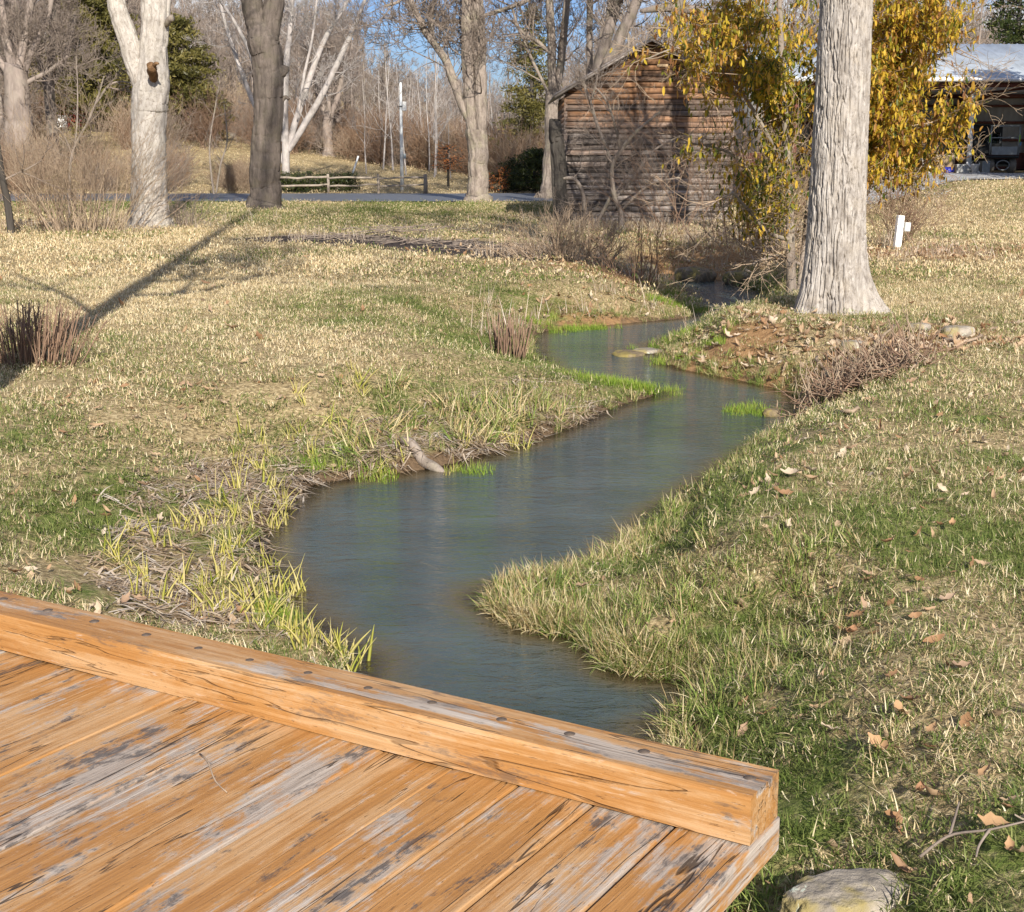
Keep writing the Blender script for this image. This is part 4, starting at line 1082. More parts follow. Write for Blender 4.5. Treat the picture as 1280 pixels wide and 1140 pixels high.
# --- the big furrowed trunk on the right bank
TY = 19.2
tb = P(1040, 385, TY); tz = gz(tb[0], TY)
big = thing("big_tree", "big tree with deeply furrowed pale grey bark standing on the right bank", "tree", (tb[0], TY, tz))
def furrow_trunk(R0, R1, h, nth, nz_, seed, flare, lobes):
    th = np.linspace(0, 2 * math.pi, nth, endpoint=False); zz = np.linspace(-.25, h, nz_)
    T, Z = np.meshgrid(th, zz)
    Rb = R0 + (R1 - R0) * np.clip(Z / h, 0, 1)
    fl = np.exp(-np.clip(Z + .05, 0, None) / .38)
    lob = .55 + .45 * (np.cos(lobes * T + .7) * .6 + .5 * np.cos(2 * T + .3)) + .9 * np.clip(np.cos(T + .25), 0, 1) ** 6
    Rb = Rb * (1 + flare * fl * lob) * (1 + .04 * (fbm(np.cos(T) * 1.2 + 3, np.sin(T) * 1.2 + 3, Z * .7, seed, 2) - .5))
    c, s = np.cos(T) * 7.4, np.sin(T) * 7.4                                         # about one unit per 7 cm round the girth
    wz = fbm(c * .5, s * .5, Z * 1.6, seed + 7, 2) - .5
    n = fbm(c * 1.0 + 3.2 * wz, s * 1.0 + 3.2 * wz, Z * 3.4 + 1.2 * wz, seed + 1, 2)
    fur = 1 - np.clip(np.abs(n - .5) / .095, 0, 1) ** 1.1
    n2 = fbm(c * 2.6 + wz, s * 2.6, Z * 4.5, seed + 3, 2)
    fur2 = 1 - np.clip(np.abs(n2 - .5) / .06, 0, 1)
    pl = fbm(c * 3, s * 3, Z * 16, seed + 5, 3) - .5
    Rb = Rb - .034 * fur * (1 + .4 * fl) - .013 * fur2 + .018 * pl
    V = np.stack([Rb * np.cos(T), Rb * np.sin(T), Z], -1).reshape(-1, 3)
    i = np.arange(nz_ - 1)[:, None] * nth; j = np.arange(nth)[None, :]; j2 = (j + 1) % nth
    return V, np.stack([i + j, i + j2, i + nth + j2, i + nth + j], -1).reshape(-1, 4)
V, Q = furrow_trunk(.385, .325, 5.0, 520, 560, 5, .62, 5)
ta = Acc(); ta.add(V, Q)
s = smooth_line([(0, 0, 4.9), (.02, 0, 7), (.0, .05, 9.5), (.05, .1, 12)], 14); ta.tube(s, np.linspace(.325, .26, 14), 24)
ta.obj("trunk", M['bark_big'], big)
ca = Acc(); rg = np.random.default_rng(88)
for i in range(7):
    az = i * 2.4; grow(ca, np.array([0, 0, 7.5 + i * .75]), np.array([math.cos(az), math.sin(az), .8]), 5.5, .13, 0, rg, (6, 6, 5, 3), .2, .16, .008)
ca.obj("crown", M['twig'], big)
# knot on the left side of that trunk
# --- pale forked tree on the left
t2 = hero("forked_tree", "pale bark tree forking above a broken limb stub, on the left lawn", "tree", 40.5,
     [[(188,289,66),(188,278,52),(188,262,47),(188,240,46),(187,200,44),(187,150,43),(189,112,44),(192,80,36),(193,40,33),(194,0,33),(198,-120,29),(203,-320,20)],
      [(182,118,30),(174,92,28),(163,60,25),(150,20,23),(142,-15,20),(125,-130,15),(112,-260,9)],
      [(206,60,9),(207,35,9),(209,10,8),(214,-30,7),(222,-110,5)]],
     M['bark_pale'], M['twig'], 101, (5, 5, 3), 2.0, above={0: 4, 1: 4, 2: 2}, ntw=(0, 0, 0), k=40, wigr=.012)
st = Acc()
def stub(px, y, r0, r1, dyv, acc, O):
    a_ = P(*px[0], y) - O; b_ = P(*px[1], y + dyv) - O; s = np.linspace(0, 1, 6)[:, None]; pts = a_ * (1 - s) + b_ * s; pts += RNG.normal(0, r0 * .12, pts.shape); acc.tube(pts, np.linspace(r0, r1, 6) * (1 + RNG.normal(0, .1, 6)), 10)
O2 = np.array(t2.location)
stub([(191, 100), (190, 82)], 40.2, .13, .11, -.9, st, O2); stub([(190, 82), (198, 79)], 39.4, .07, .03, -.2, st, O2); stub([(190, 82), (183, 80)], 39.4, .05, .02, -.1, st, O2)
st.obj("broken_stub", M['bark_brown'], t2)["label"] = "dark broken limb stub facing the bridge"
st = Acc(); stub([(206, 32), (215, 22)], 40.4, .10, .08, -.3, st, O2)
st.obj("broken_stub", M['bark_tan'], t2)["label"] = "small broken stub on the right side"
# --- tree past it, the shadow on its trunk put into darker bark
t3 = hero("shaded_tree", "thick trunk coloured dark for the shadow on it, by the road edge with a burl high on its right side", "tree", 54,
     [[(330,268,60),(331,258,45),(331,240,41),(333,200,39),(335,150,37),(335,110,37),(332,70,39),(329,45,38),(327,25,18)],
      [(324,52,30),(316,10,27),(306,-40,24),(294,-140,18),(285,-260,11)], [(336,55,28),(341,15,26),(346,-30,23),(356,-140,17),(370,-260,10)],
      [(344,92,16),(352,88,17),(356,82,12)], [(346,136,6),(356,122,5),(361,124,4)]],
     M['bark_shade'], M['twig'], 103, (5, 5, 3), 2.2, above={1: 4, 2: 4}, ntw=0, k=34, wigr=.015)
# --- white stemmed clump behind
hero("white_tree", "white barked tree with leaning stems spreading behind the dark trunk", "tree", 77,
     [[(357,224,13),(357,180,12),(356,130,11),(358,80,10),(363,30,8),(367,-40,6)],
      [(358,196,12),(370,150,11),(388,95,10),(408,45,8),(432,5,6),(455,-40,4)], [(360,190,11),(378,160,11),(402,120,10),(424,75,9),(444,30,7),(460,-10,5),(480,-60,3)],
      [(354,205,10),(338,165,9),(318,130,8),(302,90,7),(288,50,6),(276,5,5),(268,-40,3)], [(355,180,8),(330,120,7),(310,60,6),(285,15,5),(262,-15,4)], [(372,150,5),(380,95,5),(390,50,4),(396,0,3)]],
     M['bark_white'], M['bark_white'], 104, (5, 4, 3), 1.7, ntw=(10, 14, 15, 12, 12, 7), kmin=.010, dys={1: 1.5, 2: -1.5, 3: 2, 4: -2}, k=12, thin=.78)
# --- twin trunks by the road
hero("twin_tree", "lichened tree by the road splitting into two tall parallel trunks", "tree", 61.5,
     [[(597,258,42),(597,248,30),(598,235,27),(597,200,25),(596,162,27)], [(592,172,17),(587,130,15),(585,80,15),(584,30,14),(583,-30,13),(580,-160,9)], [(601,170,18),(601,120,17),(599,60,16),(597,0,15),(596,-60,14),(598,-180,10)],
      [(588,155,12),(577,130,11),(566,100,11),(557,75,10),(545,58,9),(532,40,8),(520,15,7),(508,-15,6),(490,-60,4)], [(540,52,6),(539,25,6),(545,-15,5),(552,-50,4)],
      [(508,-10,4),(498,2,4),(480,8,3)]],
     M['bark_tan'], M['twig'], 105, (6, 5, 3), 2.3, above={1: 3, 2: 3}, ntw=(0, 8, 8, 16, 9, 7), k=22, kmin=.011)
hero("forked_tree", "tan trunk forking high just left of the weathered barn", "tree", 66,
     [[(683,253,34),(685,243,22),(688,200,18),(690,160,17),(692,115,18)], [(690,122,12),(690,70,11),(688,20,10),(685,-40,9),(680,-160,6)], [(696,118,11),(702,70,10),(707,20,9),(712,-40,8),(720,-160,5)],
      [(692,70,5),(672,52,5),(655,42,4),(640,25,3)], [(688,-15,7),(655,2,6),(620,15,5),(575,26,4),(530,29,3),(505,25,2)], [(692,130,4),(670,85,4),(650,40,3),(640,10,3)]],
     M['bark_tan'], M['twig'], 106, (6, 5, 3), 2.3, above={1: 3, 2: 3}, ntw=(0, 9, 9, 10, 16, 8), k=18, kmin=.011)
hero("dead_snag", "dark broken snag leaning against the left corner of the weathered barn", "tree stump", 42.6,
     [[(706,284,15),(703,268,15),(701,240,16),(699,205,17),(697,180,18),(694,165,17),(693,150,14)], [(697,276,5),(693,250,5),(691,210,5),(689,180,3)]],
     M['bark_dark'], M['twig'], 107, (), 0, ntw=0, k=18, wigr=.03)
for i, (lab, y, lb, sd) in enumerate((
    ("slim upright trunk rising behind the left roof slope of the barn", 62, [[(738,225,9),(737,120,9),(737,60,8),(738,0,8),(740,-80,6)]], 108),
    ("leaning grey trunk rising behind the barn left of its peak", 60, [[(738,225,15),(745,110,14),(754,60,14),(768,15,13),(784,-40,11),(800,-140,7)], [(756,55,8),(762,10,8),(766,-40,6)]], 109),
    ("thickest leaning trunk rising behind the barn near its peak", 59, [[(745,225,16),(757,100,16),(770,60,15),(788,20,14),(806,-30,12),(830,-140,8)]], 110),
    ("trunk rising behind the right roof slope of the barn with a level limb", 58, [[(825,225,13),(832,90,13),(840,45,12),(850,0,12),(862,-60,9)], [(800,14,7),(830,10,10),(862,12,11),(890,19,10),(912,30,6)]], 111))):
    hero("leaning_tree" if i else "slim_tree", lab, "tree", y, lb, M['bark_grey'], M['twig'], sd, (5, 4, 3), 2.2, above={0: 3}, ntw=13, k=14, tw_from=.5, kmin=.011)
hero("gnarled_tree", "small gnarled leafless tree with crooked grey limbs before the barn wall", "tree", 40.5,
     [[(776,292,8),(776,268,7),(768,245,7),(765,225,6),(766,205,5),(776,188,5),(795,165,4),(825,140,3)], [(766,210,5),(758,185,4),(748,160,4),(738,128,4),(728,100,3)], [(766,240,4),(755,262,5),(742,285,6)],
      [(704,223,5),(718,224,5),(728,240,5),(731,262,6),(730,286,6)], [(775,190,4),(772,170,3),(760,130,3),(745,110,2)], [(738,130,3),(745,105,3),(748,85,2)], [(778,262,4),(800,240,4),(820,228,3),(850,222,2)], [(766,250,4),(790,225,4),(815,190,3),(850,170,2)]],
     M['bark_tan'], M['twig'], 112, (5, 4, 3), 1.0, ntw=(12, 8, 4, 6, 7, 5, 7, 8), kmin=.005, k=9, dys={0: -.6, 1: .3, 3: .4, 4: -.5, 6: -1, 7: .5})
hero("leaning_tree", "slender dark trunk leaning out at the left edge behind the shrubs", "tree", 37, [[(14,284,10),(10,258,9),(3,220,8),(-4,180,8),(-14,130,7),(-30,40,5)]], M['bark_dark'], M['twig'], 113, (4, 4), 1.6, ntw=6, k=10)
hero("sapling", "pale sapling rising above the bare shrubs left of the forked tree", "tree", 47, [[(84,240,3.5),(88,205,3.5),(96,178,3),(110,152,2.6),(122,122,2.2),(130,95,1.6)], [(90,200,2),(96,160,2),(97,110,1.5),(95,70,1)], [(120,130,3),(135,108,3),(150,102,2),(165,104,1.5)], [(92,200,2),(80,170,2),(60,150,1.5)]], M['bark_tan'], M['twig'], 114, (4, 4), 1.1, ntw=(8, 8, 6, 4), k=8)
hero("big_tree", "wide grey trunk with many upright limbs beyond the road at the left edge", "tree", 80,
     [[(24,205,46),(24,190,38),(23,150,34),(22,110,30),(20,80,28)], [(18,90,14),(8,50,12),(0,0,10),(-8,-60,8)], [(24,88,12),(30,50,10),(38,10,9),(42,-50,7)], [(28,95,10),(42,60,8),(60,20,7),(70,-40,5)], [(20,110,8),(40,100,6),(62,88,5),(85,70,3)], [(15,100,9),(-10,60,8),(-30,20,6)]],
     M['bark_far'], M['twig'], 115, (6, 5, 4), 2.3, ntw=(8, 14, 14, 14, 10, 8), kmin=.012, k=16)
hero("dark_tree", "dark trunk between the wide grey tree and the red barn at far left", "tree", 86, [[(66,190,16),(65,160,14),(62,120,13),(64,70,10),(70,20,8),(75,-40,6)], [(63,120,8),(50,80,7),(40,40,5)], [(64,110,7),(82,70,6),(95,20,5)]], M['bark_grey'], M['twig'], 116, (6, 5, 3), 2.2, ntw=(14, 10, 10), kmin=.012, k=12, tw_from=.4)
hero("thin_tree", "pair of thin pale stems standing on the far road verge left of the dark trunk", "tree", 72, [[(268,243,3),(264,215,2.6),(262,180,2.2),(268,140,1.8),(275,100,1.2)], [(270,243,3),(276,205,2.2),(284,175,1.8),(280,130,1.2)]], M['bark_tan'], M['twig'], 117, (4, 4), 1.2, ntw=8, k=7, kmin=.008, tw_from=.5)
hero("old_tree", "grey tree with a short thick trunk on the slope right of the dark trunk", "tree", 104, [[(411,204,20),(410,185,13),(409,160,13),(412,140,12)], [(408,148,8),(402,125,7),(395,90,6),(380,50,5)], [(413,145,8),(424,115,7),(430,80,6),(440,30,5)], [(410,150,6),(412,100,5),(410,50,4)]], M['bark_far'], M['bark_far'], 118, (6, 5, 4), 2.6, ntw=(4, 12, 12, 10), kmin=.013, k=12)

# --- the tree still holding golden leaves
GYT = 23.5
gb = P(992, 380, GYT); gzb = gz(gb[0], GYT)
gold = thing("golden_leaf_tree", "tree holding golden and brown drooping leaves behind the big furrowed trunk", "tree", (gb[0], GYT, gzb))
GO = np.array([gb[0], GYT, gzb]); tr = Acc(); cr = Acc(); rg = np.random.default_rng(31)
GL = [([(990,388,15),(989,340,12),(988,290,11),(986,230,10),(982,160,9),(978,90,8),(975,20,7),(970,-80,5)], 0), ([(998,380,9),(1003,330,8),(1010,260,7),(1018,190,7),(1030,110,6),(1050,30,5),(1075,-40,4)], 1.0),
      ([(986,225,6),(960,170,5),(930,120,4),(895,80,3),(850,60,2),(800,78,1.6)], -1), ([(985,250,6),(955,235,5),(925,200,4),(895,185,3),(855,178,2)], .6), ([(988,300,6),(960,290,5),(935,262,4),(915,240,3)], -.8),
      ([(1008,280,7),(1040,230,6),(1085,190,5),(1130,165,4),(1175,150,3),(1215,125,2)], -.5), ([(1015,210,6),(1060,150,5),(1110,110,4),(1160,75,3),(1200,60,2)], .8), ([(1030,120,5),(1075,75,4),(1130,40,3),(1180,20,2)], 0),
      ([(1010,290,6),(1050,265,5),(1095,230,4),(1140,215,3),(1175,195,2),(1205,200,1.5)], .3), ([(982,150,6),(950,90,5),(915,50,4),(880,20,3)], .8), ([(1000,330,4),(970,320,4),(940,330,3)], .2)]
lfc = []
def in_mass(u, v):
    """how strongly leaves hang at this place in the crown (outline of the crown, seen from the bridge)"""
    def bl(cu, cv, ru, rv): return math.exp(-(((u - cu) / ru) ** 2 + ((v - cv) / rv) ** 2) ** 1.5)
    return max(bl(1110, 150, 70, 62), bl(1085, 60, 65, 62), .9 * bl(1150, 15, 60, 40), .75 * bl(1180, 140, 38, 38), .9 * bl(935, 60, 75, 60), .6 * bl(965, 150, 50, 70), .55 * bl(950, 230, 45, 55), .5 * bl(870, 190, 34, 16),
               .6 * bl(900, 25, 70, 45), .35 * bl(815, 72, 35, 14), .9 * bl(1085, 185, 42, 36), .55 * bl(1000, 60, 40, 90))
def pix(q):
    d = q - np.array([0, 0, H]); fwd = d[1] * CP - d[2] * SP; upc = d[1] * SP + d[2] * CP
    return 640 + F * d[0] / fwd, 570 - F * upc / fwd
for px, dy in GL:
    L4 = np.array(limb_pts(px, GYT, gzb if px[0][1] > 385 else None, dy * 1.3)); s = smooth_line(L4, 8 * len(px)); tr.tube(s[:, :3] - GO, np.maximum(s[:, 3], .008), 9, rg.random())
    nb = 26 if len(px) < 8 else 22
    for i in range(nb):
        k = rg.integers(int(len(s) * .25), len(s) - 1); b = s[k, :3]
        a2 = Acc(); dv = rg.normal(0, 1, 3) * np.array([1, 1, .6]); L = rg.uniform(.5, 1.25)
        grow(a2, b - GO, dv, L, .011, 2, rg, (4, 3), .05, .25, .004)
        for vv in a2.V:
            m = len(vv)
            for e in range(0, m, 2):
                lfc.append(vv[e])
        cr.add(np.vstack(a2.V), np.vstack([np.asarray(q) for q in a2.Q]), np.vstack(a2.T) if a2.T else None, 0.4)
lf = Acc(); cnt = 0
base_leaf = []
for sd in range(6):
    r2 = np.random.default_rng(900 + sd); V = []; wd = .048 + .012 * r2.random(); L = .12 + .035 * r2.random(); cu = r2.uniform(-.35, .35)
    for k in range(5):
        t = k / 4; ww = wd * (.10 + .9 * math.sin(math.pi * min(1, t * .92 + .06)) ** .8) * .5
        V += [(-ww, .35 * ww + cu * L * t * t, -t * L), (0, cu * L * t * t, -t * L), (ww, .35 * ww + cu * L * t * t, -t * L)]
    Q = [(3 * k + j, 3 * k + j + 1, 3 * k + j + 4, 3 * k + j + 3) for k in range(4) for j in (0, 1)]
    base_leaf.append((np.array(V), np.array(Q)))
for c in lfc:
    u, v = pix(c + GO); pm = in_mass(u, v)
    for rep in range(4):
        if rg.random() < pm * (.80 if u > 1030 else (.50 if v < 150 else .24)):
            V, Q = base_leaf[rg.integers(0, 6)]; az = rg.random() * 6.28; tl = rg.normal(.6, .85)
            ca_, sa_ = math.cos(az), math.sin(az); ct, st_ = math.cos(tl), math.sin(tl)
            Rx = np.array([[1, 0, 0], [0, ct, -st_], [0, st_, ct]]); Rz = np.array([[ca_, -sa_, 0], [sa_, ca_, 0], [0, 0, 1]])
            sc_ = rg.uniform(.5, .9)
            warm = .60 if u > 1030 else ((.36 if v > 60 else .5) if u > 930 else (.62 if v < 130 else .45))
            lf.add((V * sc_) @ Rx.T @ Rz.T + c + rg.normal(0, .05, 3), Q, None, float(np.clip(rg.normal(warm - .06, .28), 0, 1))); cnt += 1
print("gold leaves", cnt)
tr.obj("trunk", M['bark_tan'], gold); cr.obj("crown", M['twig_tan'], gold); lf.obj("foliage", M['leaf_gold'], gold)

# --- trees outside the frame whose shadows cross the lawn
def tall(name, label, x, y, h, r, seed, nl=9, z0=.42, lean=0, limbs=()):
    rg = np.random.default_rng(seed); z = gz(x, y); root = thing(name, label, "tree", (x, y, z)); a = Acc(); c = Acc()
    s = smooth_line([(0, 0, -.2), (.05 + lean * h * .25, 0, h * .25), (-.05 + lean * h * .5, .1, h * .5), (.1 + lean * h * .75, 0, h * .75), (lean * h, .1, h)], 30); a.tube(s, np.linspace(r, r * .5, 30), 16)
    for (lz, ldx, ldy, LL) in limbs: grow(c, s[int(lz / h * 29)], np.array([ldx, ldy, .45]), LL, .085, 0, rg, (7, 6, 4), .5, .15, .010)
    for i in range(nl):
        t = z0 + (1 - z0) * (i + rg.random() * .5) / nl; k = min(int(t * 29), 28); az = rg.random() * 6.28
        grow(c, s[k], np.array([math.cos(az), math.sin(az), .7]), h * .17 * (1.3 - t * .6), r * .32 * (1.2 - t), 0, rg, (6, 5, 4), .2, .17, .010)
    a.obj("trunk", M['bark_grey'], root); c.obj("crown", M['twig'], root); return root
tall("tall_tree", "tall straight tree left of the bridge whose shadow crosses the lawn", -4.4, 9.0, 32, .18, 201, 15, .20, .195, [(7.2, 1, .1, 3.4), (8.2, 1, -.5, 3.6), (9.2, .9, .2, 3.4), (10.2, 1, -.2, 3.4)])
tall("tall_tree", "tall straight tree standing hidden behind the big furrowed trunk, its shadow on the barn", 7.35, 33.0, 19, .34, 204, 18, .22)
SHADE_CONIFERS = [(21.8, 51, 9.4), (24.8, 50.0, 9.8), (28.0, 51, 9.0), (31.5, 50.5, 9.6)]  # unseen conifers added to keep sun out of the open shed front

# --- bare woodland: prototypes, then copies
def bare_proto(name, h, r, seed, kids, nl, mat, rmin):
    rg = np.random.default_rng(seed); root = thing(name, "", "tree"); a = Acc(); c = Acc()
    lean = rg.normal(0, .05, 2) * h
    s = smooth_line([(0, 0, -.3), (lean[0] * .2 + rg.normal(0, .1), lean[1] * .2, h * .3), (lean[0] * .5, lean[1] * .6 + rg.normal(0, .15), h * .6), (lean[0], lean[1], h)], 18); a.tube(s, np.linspace(r, r * .15, 18), 8)
    for i in range(nl):
        t = .25 + .72 * (i + rg.random()) / nl; k = min(int(t * 17), 16); az = rg.random() * 6.28
        grow(c, s[k], np.array([math.cos(az), math.sin(az), rg.uniform(.5, 1.3)]), h * .26 * (1.35 - t), r * .42 * (1.15 - t), 0, rg, kids, .22, .2, rmin)
    a.obj("trunk", mat, root); c.obj("crown", mat, root); return root
BL_LAB = "bare leafless tree in the belt along the wood edge"
protos = [bare_proto("bare_tree", 11.5, .17, 300 + i, (5, 4, 3), 11, M['bark_far'] if i % 3 else M['bark_tan'], .013) for i in range(4)]
rg = np.random.default_rng(77); k = 0
for i in range(64):
    for _ in range(40):
        u = rg.uniform(-60, 1340); y = rg.uniform(88, 128)
        x = (u - 640) / 1820 * y
        lo = 88 if u < 700 else 80
        if 225 < u < 660 and y < 113: continue
        if 40 < u < 270 and y < 121: continue
        if 60 < u < 130 and y > 85: continue
        if 660 < u < 760: continue
        break
    z = float(lawn_z(np.array([x]), np.array([y]))[0])
    sc_ = rg.uniform(.75, 1.2) * (1.0 if u < 430 or u > 760 else .72)
    pr = protos[i % 4]
    if i < 4: pr.location = (x, y, z); pr.rotation_euler = (0, 0, rg.random() * 6.28); pr.scale = (sc_,) * 3; pr["label"] = BL_LAB; pr["group"] = "bare trees along the wood edge"
    else: dup(pr, (x, y, z), rg.random() * 6.28, sc_, BL_LAB, "bare trees along the wood edge")
# thin pale poles in the gap past the road
pp = bare_proto("thin_tree", 7.5, .07, 330, (4, 3), 7, M['bark_white'], .011)
for i in range(26):
    u = rg.uniform(455, 690); y = rg.uniform(92, 112); x = (u - 640) / 1820 * y; z = float(lawn_z(np.array([x]), np.array([y]))[0]); sc_ = rg.uniform(.6, 1.1)
    lab = "thin pale tree among the poles in the gap beyond the road"
    if i == 0: pp.location = (x, y, z); pp.scale = (sc_,) * 3; pp["label"] = lab; pp["group"] = "thin pale trees beyond the road"
    else: dup(pp, (x, y, z), rg.random() * 6.28, sc_, lab, "thin pale trees beyond the road")
# the wood behind reads as one mass
wm = []
for i in range(4):
    rg2 = np.random.default_rng(350 + i); a = Acc()
    s = smooth_line([(0, 0, -.3), (rg2.normal(0, .2), 0, 4), (rg2.normal(0, .4), .2, 8), (rg2.normal(0, .5), 0, 11)], 10); a.tube(s, np.linspace(.16, .03, 10), 6)
    for j in range(11):
        t = .22 + .75 * (j + rg2.random()) / 11; kk = min(int(t * 9), 8); az = rg2.random() * 6.28
        grow(a, s[kk], np.array([math.cos(az), math.sin(az), rg2.uniform(.5, 1.3)]), 3.0 * (1.35 - t), .06 * (1.2 - t), 0, rg2, (5, 4, 3), .22, .2, .016)
    wm.append(a.mesh(f"wood_tree_{i}", M['bark_far'] if i % 2 else M['twig']))
cWd = proto_coll("wood_trees", wm)
n = 760; y = np.sqrt(RNG.random(n)) * 0 + RNG.uniform(118, 235, n); u = RNG.uniform(-140, 1420, n); x = (u - 640) / 1820 * y
kp = ~((u > 50) & (u < 140) & (y < 176)); x, y, u = x[kp], y[kp], u[kp]; n = len(x)
scl = RNG.uniform(.8, 1.25, n) * np.where((u > 450) & (u < 700), .62, 1.0) * np.where(u < 180, 1.25, 1.0) * np.where(y > 170, .8, 1.0)
scatter("distant_woodland", np.stack([x, y, lawn_z(x, y)], 1), np.stack([np.zeros(n), np.zeros(n), RNG.random(n) * 6.28], 1), scl, RNG.random(n), cWd, 4, "far grey brown leafless woodland covering the hills", "woodland")
ug = []
for i in range(4):
    rg2 = np.random.default_rng(380 + i); a = Acc()
    for j in range(46):
        az = rg2.random() * 6.28; dv = np.array([math.cos(az) * .5, math.sin(az) * .5, 1.0]) + rg2.normal(0, .2, 3)
        grow(a, np.array([rg2.normal(0, .35), rg2.normal(0, .35), -.05]), dv, rg2.uniform(.9, 2.2), .013, 2, rg2, (5, 3), .05, .14, .007, .6)
    ug.append(a.mesh(f"undergrowth_{i}", (M['twig_red'], M['twig'], M['stem'], M['twig_tan'])[i]))
cU = proto_coll("undergrowth_bush", ug)
pts = []
for (u0, u1, y0, y1, n, s0, s1) in ((-80, 235, 74.5, 88, 64, .4, 1.05), (-80, 330, 95, 135, 90, .9, 1.6), (225, 350, 75, 80, 9, .4, .7), (330, 650, 100, 140, 330, .7, 1.4), (600, 760, 84, 110, 70, .8, 1.4), (740, 1340, 78, 120, 120, .8, 1.5), (450, 640, 110, 130, 30, .6, .9)):
    for i in range(n):
        y = RNG.uniform(y0, y1); uu = RNG.uniform(u0, u1)
        vv = 190 + 1861 * (H - float(lawn_z(np.array([(uu - 640) / 1820 * y]), np.array([y]))[0])) / y
        if 235 < uu < 650 and y > 84 and vv > 195 + max(0, uu - 400) * .165: continue
        if 50 < uu < 150 and 78 < y < 119: continue
        pts.append(((uu - 640) / 1820 * y, y, RNG.uniform(s0, s1)))
for i in range(2): pts.append((RNG.uniform(6.0, 9.0), RNG.uniform(33, 46), RNG.uniform(.5, .8)))
pts = np.array(pts); pts = pts[~((pts[:, 0] > 10.5) & (pts[:, 1] < 75))]; n = len(pts)
scatter("undergrowth", np.stack([pts[:, 0], pts[:, 1], ground_z(pts[:, 0], pts[:, 1])], 1), np.stack([np.zeros(n), np.zeros(n), RNG.random(n) * 6.28], 1), pts[:, 2], RNG.random(n), cU, 4, "russet brown bare undergrowth along the wood edge and road", "undergrowth")

# --- bare shrubs
def shrub(name, label, c, n, rx, h, mat, seed, spread=.45, kids=(4, 3), r0=.014):
    rg = np.random.default_rng(seed); z = gz(c[0], c[1]); root = thing(name, label, "shrub", (c[0], c[1], z)); a = Acc()
    for i in range(n):
        px, py = rg.normal(0, rx * .45), rg.normal(0, rx * .35); az = math.atan2(py, px)
        dv = np.array([px / rx * spread * 1.6 + rg.normal(0, .15), py / rx * spread + rg.normal(0, .15), 1.0])
        grow(a, np.array([px, py, -.05]), dv, h * rg.uniform(.55, 1.1), r0 * rg.uniform(.6, 1.2), 2, rg, kids, .02, .10, .0045, .5)
    o = a.obj("branches", mat, root); o["kind"] = "stuff"; return root
g = W(100, 291, 0); shrub("bare_shrub", "fan of tall tan bare stems left of the pale forked tree", g, 120, 1.5, 2.2, M['twig_tan'], 401, .5)
g = W(228, 286, 0); shrub("bare_shrub", "low dark twiggy shrub right of the pale forked tree", g, 26, .4, .9, M['twig'], 402)
g = W(35, 270, 0); shrub("bare_shrub", "russet twiggy shrub at the left edge before the road", g, 60, 1.4, 1.8, M['twig_red'], 403)
g = W(800, 340, -.1); shrub("bare_shrub", "dark bare shrub overhanging the upper pool from the left", g, 16, .7, .9, M['stem'], 404, .6)
g = W(925, 306, 0); shrub("bare_shrub", "wide tangle of grey bare twigs before the right half of the barn", g, 42, 1.7, 2.5, M['stem'], 405, .6, (5, 3))
g = W(965, 315, 0); shrub("bare_shrub", "thin bare shrub just left of the big furrowed trunk", g, 24, .8, 2.2, M['twig_tan'], 406, .4, (4, 3))
g = W(705, 322, 0); shrub("bare_shrub", "low pinkish tan shrub at the right end of the mulch strip", g, 90, .8, .75, M['twig_tan'], 407, .6)
g = W(845, 290, 0); shrub("bare_shrub", "upright grey shrub against the middle of the barn wall", g, 16, .9, 2.2, M['stem'], 408, .5, (4, 3))

# --- evergreens and coloured shrubs
def evergreen(name, label, c, h, rad, mat, seed, n=9000, card=.30, taper=.75, low=.05, group=None, flat=.5):
    rg = np.random.default_rng(seed); root = thing(name, label, "evergreen" if mat is not M['rust'] else "shrub", c, 0, group); a = Acc(); f = Acc()
    s = np.array([(0, 0, -.2), (0, 0, h * .5), (0, 0, h * .97)]); a.tube(s, [rad * .07, rad * .05, .02], 8)
    nb = int(50 + h * 9); per = n // nb
    for i in range(nb):
        t = low + (1 - low) * rg.random() ** .9; az = rg.random() * 6.28; L = rad * (1 - t) ** taper * rg.uniform(.65, 1.15) + rad * .06; z = t * h
        dr = np.array([math.cos(az), math.sin(az), rg.uniform(-.15, .35)]); tip = np.array([0, 0, z]) + dr * L
        a.tube(np.linspace([0, 0, z], tip, 4), [.03 * rad / 2, .02, .015, .008], 4, 0, False)
        m = max(6, int(per * (L / rad + .25)))
        w = rg.random(m) ** .6; ctr = np.array([0, 0, z]) + dr[None] * (L * w)[:, None] + rg.normal(0, 1, (m, 3)) * (card * np.array([1.0, 1.0, flat]))[None] * (.5 + .6 * (1 - w))[:, None] * 1.3
        nr_ = rg.normal(0, 1, (m, 3)); nr_ /= np.linalg.norm(nr_, axis=1, keepdims=True)
        e1 = np.cross(nr_, rg.normal(0, 1, (m, 3))); e1 /= np.linalg.norm(e1, axis=1, keepdims=True); e2 = np.cross(nr_, e1)
        sz = card * rg.uniform(.25, .6, m)[:, None]; th = .28
        V = np.stack([ctr - e1 * sz, ctr + e2 * sz * th, ctr + e1 * sz, ctr - e2 * sz * th], 1).reshape(-1, 3)
        Q = np.arange(m * 4).reshape(-1, 4); f.add(V, Q, None, np.repeat(np.clip(rg.normal(.5, .18, m) + rg.normal(0, .18), 0, 1), 4))
    a.obj("trunk", M['bark_dark'], root); f.obj("foliage", mat, root, False); return root
def at(u, y): 
    x = (u - 640) / 1820 * y; return (x, y, float(lawn_z(np.array([x]), np.array([y]))[0]))
evergreen("evergreen_tree", "tall olive evergreen between the twin trunks and the barn", at(664, 92), 10.6, 2.7, M['needle'], 501, 15000, .30, .7)
